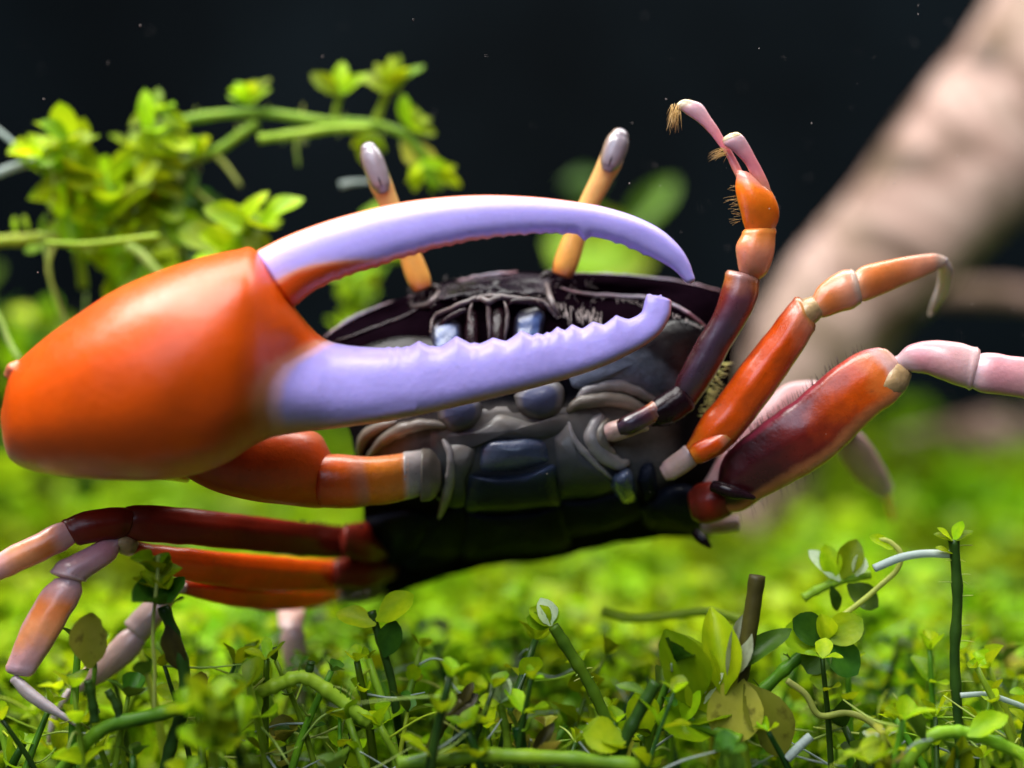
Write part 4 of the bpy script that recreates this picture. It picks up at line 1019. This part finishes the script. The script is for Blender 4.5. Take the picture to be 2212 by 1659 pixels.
shoot('upright shoot with two broad round leaves at its tip, left of the arching creeper', [(180, 620, 96), (165, 500, 94), (150, 400, yv + 1), (140, 315, yv)], 9,
      [(140, 315, 3, 85, (0, -.3, 1)), (138, 300, 3, 60, (.1, -.2, 1)), (150, 380, 4, 105, (0, -.5, .7)), (155, 440, 4, 110, (0, -.5, .6)), (165, 500, 5, 110, (.2, -.5, .6))], seed=4)
shoot('narrow shoot of stacked small leaves at the left end of the arching creeper', [(330, 600, 97), (335, 480, 95), (335, 380, yv + 2), (330, 250, yv + 2)], 9,
      [(330, 240, 4, 62, (0, -.2, 1)), (332, 285, 4, 76, (0, -.4, .8)), (332, 330, 5, 84, (0, -.5, .7)), (336, 390, 5, 100, (0, -.5, .6)), (340, 450, 5, 105, (.2, -.5, .5))], seed=5)
shoot('bushy shoot of broad leaves between the huge claw and the creepers', [(270, 640, 95), (275, 560, 94), (260, 470, 93), (240, 390, 92)], 9,
      [(240, 390, 5, 95, (-.1, -.5, .7)), (225, 440, 5, 110, (-.3, -.5, .6)), (255, 490, 6, 115, (0, -.6, .4)), (300, 540, 6, 105, (.2, -.5, .4)), (330, 570, 5, 100, (.3, -.5, .5))], seed=6)
shoot('pair of broad leaves on a thin stalk just above the orange palm', [(480, 620, 92), (495, 560, 91), (515, 510, 90), (540, 480, 89)], 5,
      [(525, 500, 3, 110, (-.3, -.5, .6)), (545, 485, 3, 95, (.3, -.3, .8)), (500, 545, 4, 95, (.4, -.4, .4))], seed=7)
shoot('dark broad-leaved shoot low behind the orange palm', [(420, 680, 98), (410, 590, 97), (390, 500, 96), (380, 430, 95)], 8,
      [(380, 430, 4, 95, (.1, -.5, .6)), (390, 480, 5, 95, (.2, -.5, .4)), (420, 540, 5, 95, (.3, -.5, .3)), (450, 590, 5, 95, (.3, -.4, .5))], mat='leafdark', seed=8)
pts = [(-60, 528, 92), (0, 521, 92), (60, 517, 92), (112, 514, 92), (160, 520, 92.5)]
o = plant(pts, 13, 'bright thorny looking creeper tip entering beside the upright shoot', 'stemlight', seed=9)
for (a, b, an) in ((35, 505, 100), (62, 500, 110), (88, 500, 80), (100, 505, 60)): pleaf(o, a, b, 91.6, an, 40, .6, 'leaf', 2, 20)
thread(o, [(95, 525, 91.5), (105, 570, 91.5), (112, 620, 91.6), (135, 690, 91.8), (160, 740, 92)], 5, 'rootgreen')
thread(o, [(118, 525, 91.2), (104, 580, 91.2), (125, 650, 91.4), (150, 710, 91.6)], 5, 'rootgreen')
o = plant([(100, 525, 88), (180, 528, 88), (260, 520, 88), (345, 510, 88)], 7, 'thin straight yellow green spike pointing sideways above the palm', 'stemlight', name='creeper', cat='creeper', seed=10, knots=False)
o = plant([(275, 530, 90), (305, 550, 90), (345, 595, 90), (380, 640, 90)], 10, 'pale slanting stalk dipping behind the orange palm', 'rootgreen', name='creeper', cat='creeper', seed=11, knots=False)
o = plant([(-30, 640, 86), (0, 690, 86), (20, 740, 86), (50, 790, 86), (90, 860, 88)], 7, 'slim pale stalk leaning on the knuckle of the huge claw', 'rootgreen', name='creeper', cat='creeper', seed=12, knots=False)
o = plant([(-40, 260, 91), (0, 285, 91), (40, 320, 91), (72, 352, 91)], 5, 'translucent pale root slanting down to the upright shoot', 'root', name='plant_root', cat='root', seed=13, knots=False)
o = plant([(-40, 390, 91), (0, 372, 91), (40, 358, 91), (80, 350, 91)], 9, 'thick white blue root running level into the upright shoot', 'root', name='plant_root', cat='root', seed=14, knots=False)

# --- blurred leaves behind the crab
yq = 165
o = shoot('out of focus bright leaves standing right behind the eye stalks', [(1290, 860, yq + 4), (1300, 700, yq + 2), (1310, 600, yq), (1330, 520, yq)], 7, [], seed=15)
for (px, py, an, l, wd, ti) in ((1200, 560, 5, 210, 1.2, 20), (1370, 560, 165, 190, 1.3, 25), (1345, 510, 48, 170, .55, 15), (1290, 480, 120, 110, .6, 20), (1215, 395, 10, 90, .7, 40)):
    pleaf(o, px, py, yq, an, l, wd, 'leaf' if py > 530 else 'leafdark', 0, ti)
o = shoot('blurred upright green stem seen through the open claw', [(800, 800, 112), (775, 690, 111), (760, 600, 110), (765, 500, 110)], 12,
          [(758, 590, 3, 50, (0, -.4, .8)), (772, 650, 3, 50, (0, -.4, .6)), (830, 555, 3, 55, (.5, -.3, .5))], seed=16)

for k, (px, py) in enumerate(((-30, 640), (60, 700), (150, 760))):
    shoot(('dim blurred bush at the left edge far behind the huge claw', 'blurred olive bush peeping over the knuckle of the huge claw', 'low blurred bush hidden mostly by the orange palm')[k], [(px + 30, py + 320, 138), (px + 15, py + 160, 137), (px, py, 136)], 6,
          [(px + rp.uniform(-30, 30), py + j * 50, 3, 80, (rp.uniform(-.4, .4), -.4, .7)) for j in range(6)], mat='leafdark' if k != 1 else 'leaf', seed=60 + k)
wood('driftwood', 'dark brown driftwood piece lying far behind the right legs', [P(1830, 1060, 240), P(1960, 1000, 240), P(2090, 975, 240), P(2230, 960, 242), P(2420, 930, 244)], [3, 5, 6, 6.5, 7], 5.5)
# --- foreground, one by one
yf = 74
LP = 'leafpale'; LY = 'leafyellow'; LD = 'leafdark'
pts = [(1575, 1580, yf), (1588, 1500, yf), (1604, 1440, yf), (1622, 1340, yf), (1636, 1243, yf)]
o = plant(pts, 18, 'thick brown cut stem with a ragged flat top, pale leaves at its foot', 'stembrown', seed=20, knots=False)
for (px, py, an, l, wd, m_, sh, ti) in ((1592, 1455, -95, 150, 1.0, LY, 1, 10), (1610, 1475, -60, 190, .8, LY, 6, 30), (1540, 1540, 118, 190, .9, 'leaf', 0, 10), (1562, 1500, 95, 180, .7, 'leaf', 3, 20), (1575, 1470, 75, 140, .6, LP, 3, 10),
                                          (1500, 1530, 110, 180, .75, 'leaf', 4, 25), (1520, 1520, 70, 120, .6, LP, 2, 30), (1580, 1450, 40, 160, .6, LD, 2, 40), (1545, 1580, 170, 130, 1.0, 'leaf', 1, 50)):
    pleaf(o, px, py, yf - .4, an, l, wd, m_, sh, ti)
pts = [(2076, 1640, yf + 2), (2070, 1560, yf + 2), (2062, 1420, yf + 2), (2068, 1290, yf + 2), (2060, 1165, yf + 2)]
o = plant(pts, 11, 'tall straight dark stem bristling with short root hairs, tiny leaves on top', 'stemdark', seed=21)
spikes(o, pts, 26, 36, 'rootgreen', 1.3, 2)
for an in (150, 20, 170, 60): pleaf(o, 2060, 1168, yf + 1.8, an, 46, .8, 'leaf', 1, 70)
pleaf(o, 2058, 1195, yf + 1.8, 170, 40, .8, 'leaf', 1, 70)
o = plant([(2060, 1198, yf + 2.2), (2000, 1196, yf + 2.2), (1945, 1205, yf + 2), (1888, 1228, yf + 2)], 9, 'short white root lying against the straight bristly stem', 'root', name='plant_root', cat='root', seed=22, knots=False)
o = plant([(2075, 1502, yf + 1), (2130, 1500, yf + 1), (2180, 1515, yf + 1), (2260, 1545, yf + 1)], 6, 'thin bluish white root beside the foot of the bristly stem', 'root', name='plant_root', cat='root', seed=23, knots=False)
pts = [(1318, 1570, yf + 1), (1275, 1480, yf + 1), (1232, 1410, yf + 1), (1195, 1352, yf + 1)]
o = plant(pts, 13, 'leaning green stem ending in a closed pale bud below the belly', 'stem', seed=24)
for (an, l, sh) in ((140, 60, 4), (110, 64, 4), (165, 56, 1), (80, 46, 0)): pleaf(o, 1190, 1352, yf + .8, an, l, .9, LP if an == 110 else 'leaf', sh, 30)
spikes(o, pts, 6, 26, 'rootgreen', 1.8, 4)
pts = [(1325, 1680, yf - 2), (1345, 1610, yf - 2), (1380, 1540, yf - 2), (1418, 1474, yf - 2)]
o = plant(pts, 14, 'dark bare stem leaning away from the thick cut stem, broken at the top', 'stemdark', seed=25)
pleaf(o, 1352, 1600, yf - 2.3, 175, 95, 1.15, 'leaf', 1, 45); pleaf(o, 1400, 1500, yf - 1.8, 155, 70, .7, LD, 2, 50)
pts = [(1098, 1680, yf - 1), (1096, 1600, yf - 1), (1086, 1545, yf - 1), (1080, 1510, yf - 1)]
o = plant(pts, 9, 'slim green stem carrying a single pale blue green bud', 'stem', seed=26)
for (an, l, sh, m_) in ((95, 62, 4, LP), (70, 56, 4, LP), (175, 46, 1, 'leaf'), (10, 60, 1, 'leaf'), (40, 50, 2, 'leaf')): pleaf(o, 1080, 1518, yf - 1.2, an, l, .9, m_, sh, 40)
pts = [(1135, 1690, yf - 1.5), (1128, 1620, yf - 1.5), (1118, 1570, yf - 1.5)]
o = plant(pts, 13, 'short forked dark stem close to the slim budded stem', 'stemdark', seed=27)
stem(o, [(1118, 1572, yf - 1.5), (1108, 1550, yf - 1.5), (1098, 1536, yf - 1.5)], 5, 'stem'); stem(o, [(1120, 1572, yf - 1.5), (1130, 1548, yf - 1.5), (1140, 1530, yf - 1.5)], 5, 'stem')
pleaf(o, 1150, 1640, yf - 1.8, 60, 90, .5, 'leafdead', 6, 30)
pts = [(900, 1700, yf - 1.6), (930, 1620, yf - 1.6), (955, 1565, yf - 1.6), (1000, 1515, yf - 1.6)]
o = plant(pts, 12, 'blackened rotting stem with a torn leaf hanging from it', 'leafdead', seed=28)
for (px, py, an, l, wd) in ((965, 1545, 35, 80, .8), (990, 1535, -20, 70, .9), (1000, 1520, 65, 50, .7)): pleaf(o, px, py, yf - 1.8, an, l, wd, 'leafdead', 6, 30)
pts = [(860, 1650, yf - 3), (930, 1643, yf - 3), (1030, 1632, yf - 3), (1120, 1634, yf - 3), (1240, 1640, yf - 3), (1380, 1655, yf - 3)]
o = plant(pts, 17, 'thick dark runner lying flat along the ground in front of the budded stems', 'stem', name='plant_runner', cat='stem', seed=29)
pts = [(880, 1660, yf + 3), (862, 1580, yf + 3), (848, 1480, yf + 3), (826, 1400, yf + 3), (802, 1320, yf + 3)]
o = plant(pts, 9, 'thin dark stem rising to the hind corner of the belly', 'stemdark', seed=30)
spikes(o, pts, 6, 30, 'stem', 1.6, 6)
pleaf(o, 830, 1420, yf + 2.7, 70, 85, .8, LD, 1, 30); pleaf(o, 812, 1340, yf + 2.7, 30, 100, .8, 'leaf', 1, 40); pleaf(o, 812, 1350, yf + 2.7, 160, 90, .8, 'leaf', 0, 40)
pts = [(520, 1510, yf), (560, 1495, yf), (610, 1475, yf), (655, 1462, yf), (705, 1490, yf), (760, 1532, yf), (800, 1560, yf)]
o = plant(pts, 15, 'bent bright green runner arching beneath the pale hind leg', 'stemlight', name='plant_runner', cat='stem', seed=31)
stem(o, [(662, 1466, yf), (670, 1440, yf), (672, 1428, yf)], 9, 'stemdark'); spikes(o, pts, 6, 34, 'stem', 2, 7)
pts = [(120, 1680, yf - 2), (180, 1610, yf - 2), (235, 1568, yf - 2), (330, 1545, yf - 2), (425, 1520, yf - 2)]
o = plant(pts, 15, 'dark green runner crossing below the bent pink shin', 'stem', name='plant_runner', cat='stem', seed=32)
stem(o, [(205, 1560, yf - 2), (200, 1520, yf - 2), (190, 1470, yf - 2)], 10, 'stemdark'); stem(o, [(260, 1555, yf - 2), (250, 1520, yf - 2), (232, 1490, yf - 2)], 9, 'stemdark')
pts = [(350, 1690, yf - 1), (372, 1600, yf - 1), (398, 1520, yf - 1), (396, 1440, yf - 1), (375, 1370, yf - 1), (352, 1310, yf - 1)]
o = plant(pts, 13, 'upright dark stem topped by a dense leaf tuft in front of the lower left legs', 'stemdark', seed=33)
for k in range(3): whorl(o, P(350 - 8 * k, 1305 - 34 * k, yf - 1.4), (.05, -.35, .9), 5, (76 - 8 * k) * KPX * yf, rp, 'leaf' if k else LD, 55, k)
pleaf(o, 360, 1350, yf - 1.4, -75, 105, .7, 'leafdead', 6, 25)
o = plant([(200, 1490, yf - 1.5), (205, 1440, yf - 1.5), (200, 1400, yf - 1.5), (205, 1340, yf - 1.5)], 5, 'spotted yellow leaf on a stalk between the pink shin and the tuft', 'stem', name='leaf_stalk', cat='leaf', seed=34)
pleaf(o, 192, 1445, yf - 1.7, 85, 125, .85, LY, 7, 10)
o = plant([(332, 1560, yf - 2), (334, 1450, yf - 2), (330, 1360, yf - 2), (340, 1250, yf - 2), (342, 1200, yf - 2)], 4, 'long thin vertical thread hanging past the leaf tuft', 'rootgreen', name='plant_root', cat='root', seed=35, knots=False)
pts = [(1610, 1530, yf + 3), (1660, 1480, yf + 3), (1720, 1425, yf + 3), (1790, 1380, yf + 3)]
o = plant(pts, 13, 'slanting green stem tipped with a rosette of small round leaves', 'stem', seed=36)
for (an, l, sh, m_) in ((30, 90, 1, 'leaf'), (150, 90, 1, LD), (175, 100, 1, 'leaf'), (-50, 95, 1, LD), (100, 60, 4, 'leaf'), (-120, 80, 1, LD)): pleaf(o, 1785, 1385, yf + 2.6, an, l, 1.0, m_, sh, 30)
spikes(o, pts, 8, 30, 'stemdark', 2, 9)
pts = [(1735, 1292, yf + 5), (1770, 1272, yf + 5), (1820, 1252, yf + 5), (1880, 1240, yf + 5)]
o = plant(pts, 10, 'pale leafy twig lying level behind the rosette stem', 'stemlight', seed=37)
for (px, py, an, l, sh, m_) in ((1800, 1255, 100, 80, 0, 'leaf'), (1820, 1250, 70, 90, 0, 'leaf'), (1815, 1255, 130, 90, 2, LP), (1850, 1245, 80, 50, 4, LP), (1830, 1262, -40, 80, 1, LD), (1795, 1265, -70, 60, 2, LD)): pleaf(o, px, py, yf + 4.7, an, l, .9, m_, sh, 30)
o = plant([(1735, 1400, yf + 3), (1800, 1345, yf + 3), (1860, 1300, yf + 3), (1905, 1262, yf + 3), (1938, 1230, yf + 3), (1945, 1195, yf + 3), (1920, 1170, yf + 3), (1895, 1165, yf + 3)], 6, 'curled thread rising to a hooked leafy tip near the white root', 'rootgreen', name='plant_root', cat='root', seed=38, knots=False)
pleaf(o, 1930, 1185, yf + 2.8, 160, 60, .7, 'leaf', 1, 50)
pts = [(1940, 1690, yf - 2), (1965, 1640, yf - 2), (2010, 1592, yf - 2), (2060, 1580, yf - 2), (2110, 1590, yf - 2), (2170, 1612, yf - 2), (2260, 1655, yf - 2)]
o = plant(pts, 14, 'arched light green runner at the foot of the straight bristly stem', 'stemlight', name='plant_runner', cat='stem', seed=39)
pleaf(o, 2080, 1590, yf - 2.4, -100, 110, .8, 'leaf', 3, 30); pleaf(o, 2090, 1590, yf - 2.4, 30, 100, .8, 'leaf', 6, 50); pleaf(o, 2000, 1600, yf - 2.3, 120, 90, .7, LD, 0, 50)
o = plant([(1700, 1470, yf + 1), (1740, 1500, yf + 1), (1770, 1545, yf + 1), (1830, 1540, yf + 1), (1880, 1560, yf + 1), (1930, 1610, yf + 1), (1990, 1680, yf + 1)], 7, 'wavy green tendril winding down from the rosette stem', 'rootgreen', name='plant_tendril', cat='stem', seed=40, knots=False)
o = plant([(1700, 1640, yf - 1), (1715, 1625, yf - 1), (1735, 1605, yf - 1), (1752, 1590, yf - 1)], 10, 'short stubby white root tip poking up by the pale leaves', 'root', name='plant_root', cat='root', seed=41, knots=False)
o = plant([(1385, 1600, yf + .5), (1420, 1570, yf + .5), (1470, 1560, yf), (1530, 1572, yf - .5), (1600, 1600, yf - 1)], 13, 'knobbly green runner crossing behind the dark bare stem', 'stem', name='plant_runner', cat='stem', seed=42)
pleaf(o, 1450, 1560, yf, 60, 110, 1.1, 'leaf', 1, 60); pleaf(o, 1480, 1560, yf - .4, 20, 110, .9, 'leaf', 0, 60); pleaf(o, 1400, 1590, yf - .2, 110, 100, 1.0, 'leaf', 1, 50)
pts = [(1300, 1320, 84), (1360, 1335, 84), (1440, 1330, 84), (1520, 1322, 84), (1600, 1340, 84)]
o = plant(pts, 10, 'blurred yellow green runner sagging under the belly', 'stemlight', name='plant_runner', cat='stem', seed=43)
# out-of-focus clump nearest the glass
yn = 65
for k, (px, py, lab) in enumerate(((450, 1500, 'soft blurred leaf clump leaning on the glass below the orange palm'),)):
    shoot(lab, [(px + 20, py + 190, yn + 2), (px + 8, py + 90, yn + 1), (px, py, yn)], 9, [(px, py, 4, 60, (.1, -.2, .9)), (px + 5, py + 55, 4, 72, (-.2, -.2, .8))], seed=50 + k)

# --- the rest of the near plants: repeats of a few kinds
rg = random.Random(77)
count = 0
tries = 0
placed = []
while count < 260 and tries < 8000:
    tries += 1
    y = 70 + 31 * rg.random() ** 1.1
    x = rg.uniform(-.385, .385) * y
    if any((x - a) ** 2 + (y - b) ** 2 < 1.1 for a, b in placed): continue
    placed.append((x, y))
    top = -(1480 - 829.5) * KPX * y + rg.uniform(-3.2, 2.2) - (1.6 if y < 73 else 0)
    if y > 84: top = rg.uniform(-20, -15.5)
    z0 = soil_z(x, y)
    if top < z0 + 4: top = z0 + 4
    lean = Vector((rg.uniform(-4, 4), rg.uniform(-3, 3), 0))
    pts = [Vector((x, y, z0)), Vector((x, y, lerp(z0, top, .4))) + lean * .2, Vector((x, y, lerp(z0, top, .75))) + lean * .55, Vector((x, y, top)) + lean]
    if 62 < y < 92 and abs(pts[-1].x) < 15 and top > -11.5: continue
    r = rg.uniform(.13, .30)
    smt = rg.choice(('stem', 'stem', 'stemlight', 'stemdark', 'stemdark'))
    mt = rg.choices(('leaf', 'leafdark', 'leafyellow', 'leafpale'), (10, 3, 1.2, .5))[0]
    bare = rg.random() < .5
    lab = '%s plant with %s on a %s stem, %s' % ('half bare' if bare else 'leafy', {'leaf': 'green leaves', 'leafdark': 'dark green leaves', 'leafyellow': 'spotted yellow leaves', 'leafpale': 'bleached leaves'}[mt],
        {'stem': 'green', 'stemlight': 'light green', 'stemdark': 'dark'}[smt], ('before ' if y < 79 else 'behind ') + ('the left legs' if pts[-1].x / y < -.14 else 'the belly' if pts[-1].x / y < .13 else 'the right legs'))
    o = empty('carpet_plant', pts[0], lab, 'plant', 'carpet plants under the crab')
    part('stem', tube_world(pts, [r, r, r * .95, r * .7], 7, 4), smt, o)
    q = crom([tuple(p) for p in pts], 8)
    for k in range(rg.choice((1, 2, 2, 3, 4))):
        b = Vector(q[rg.randrange(10, len(q))]); l = rg.uniform(1.5, 5); an = rg.uniform(0, 2 * pi)
        e_ = Vector((cos(an), .6 * sin(an), rg.uniform(-.5, .6))) * l
        part('rootlet', tube_world([b, b + e_ * .5 + Vector((0, 0, rg.uniform(-.4, .5))), b + e_], [.07, .06, .03], 5, 4), rg.choice(('rootgreen', 'rootgreen', 'stemlight', 'root')), o)
    nl = rg.randint(1, 2) if bare else rg.randint(3, 5)
    for k in range(nl):
        i = int(len(q) * (1 - .16 * k)) - 1
        if i < 4: break
        ax = Vector(q[i]) - Vector(q[i - 2])
        whorl(o, Vector(q[i]), ax, 3 if k == 0 else 2, rg.uniform(1.1, 2.1) * (.75 if k == 0 else 1), rg, mt, 50 + 6 * k, k * 1.57 + rg.random(), (0, 1, 2, 4, 6))
    count += 1

# --- the carpet behind and between them: one mass
def carpet():
    g = np.random.default_rng(5)
    tips = []
    for ylo, yhi, n in ((84, 112, 2300), (112, 170, 3200), (170, 297, 3600)):
        y = ylo + (yhi - ylo) * g.random(n) ** .85
        x = (g.random(n) * 2 - 1) * .47 * y
        for a, b in zip(x, y):
            z0 = soil_z(a, b)
            h = 10.5 + 6.5 * noise.noise(Vector((a * .055, b * .055, 7))) + 2 * noise.noise(Vector((a * .16, b * .16, 3))) + g.normal() * .9
            if b < 100: h -= (100 - b) * .32
            tips.append((a, b, z0, z0 + h))
    V, F, A = [], [], []
    prof = [(0, .10), (.25, .55), (.5, .95), (.75, .95), (.93, .5)]
    for (x, y, z0, z1) in tips:
        nl = 7
        br = min(1, max(0, .5 + .28 * (y < 114) + 1.0 * noise.noise(Vector((x * .07, y * .05, 11))) + g.normal() * .15)); hue = min(1, max(0, .5 + .9 * noise.noise(Vector((x * .04, y * .04, 31))) + g.normal() * .15))
        for k in range(nl):
            if k < 3: zz = z1
            else: zz = z1 - (k - 2) * 1.3 - g.random()
            az = g.random() * 2 * pi; el = R(g.uniform(-5, 65))
            d = np.array((cos(az) * cos(el), sin(az) * cos(el), sin(el)))
            up = np.array((g.normal() * .35, g.normal() * .35, 1.0))
            s_ = np.cross(d, up); s_ /= np.linalg.norm(s_); nn = np.cross(s_, d)
            L = g.uniform(1.4, 2.6) * (1 + .5 * smooth(110, 180, y)); W = L * g.uniform(.30, .45)
            b0 = np.array((x, y, zz)); o_ = len(V)
            bb = min(1, max(0, br + g.normal() * .22))
            for (t, w_) in prof:
                c = b0 + d * L * t - np.array((0, 0, .25 * L * t * t * g.uniform(.2, 1)))
                V.append(c + s_ * W * w_ + nn * .12 * L * w_); V.append(c - s_ * W * w_ + nn * .12 * L * w_)
                A.append((bb, hue, 0)); A.append((bb, hue, 0))
            for i in range(4): F.append((o_ + 2 * i, o_ + 2 * i + 1, o_ + 2 * i + 3, o_ + 2 * i + 2))
        if y < 150:
            o_ = len(V); r = .25
            lx, ly = g.normal() * 2, g.normal() * 2
            for (cx, cy, cz) in ((x + lx, y + ly, z0), (x + lx * .4, y + ly * .4, (z0 + z1) / 2), (x, y, z1)):
                for k in range(4):
                    V.append(np.array((cx + r * cos(k * pi / 2), cy + r * sin(k * pi / 2), cz))); A.append((bb * .4, hue, 0))
            for i in range(2):
                for k in range(4): F.append((o_ + i * 4 + k, o_ + i * 4 + (k + 1) % 4, o_ + i * 4 + 4 + (k + 1) % 4, o_ + i * 4 + 4 + k))
    tag(obj('plant_carpet', V, F, M['carpet'], None, A), 'dense bright green carpet of tiny leaves covering the tank floor', 'plants', kind='stuff')
carpet()

# --- specks drifting in the water
rs = random.Random(9)
V, F = [], []
for i in range(150):
    y = rs.uniform(70, 110); px, py = rs.uniform(-40, 2260), rs.uniform(-20, 760) if rs.random() < .8 else rs.uniform(700, 1300)
    if rs.random() < .5: px = rs.uniform(1350, 2250)
    c = P(px, py, y); r = rs.uniform(.012, .035); k = len(V)
    for d in ((1, 0, 0), (-1, 0, 0), (0, 1, 0), (0, -1, 0), (0, 0, 1.6), (0, 0, -1.6)): V.append(c + Vector(d) * r)
    F += [(k + a, k + b, k + e) for a, b, e in ((0, 2, 4), (2, 1, 4), (1, 3, 4), (3, 0, 4), (2, 0, 5), (1, 2, 5), (3, 1, 5), (0, 3, 5))]
tag(obj('drifting_specks', V, F, M['fuzz']), 'tiny pale specks drifting in the dark water', 'specks', kind='stuff')
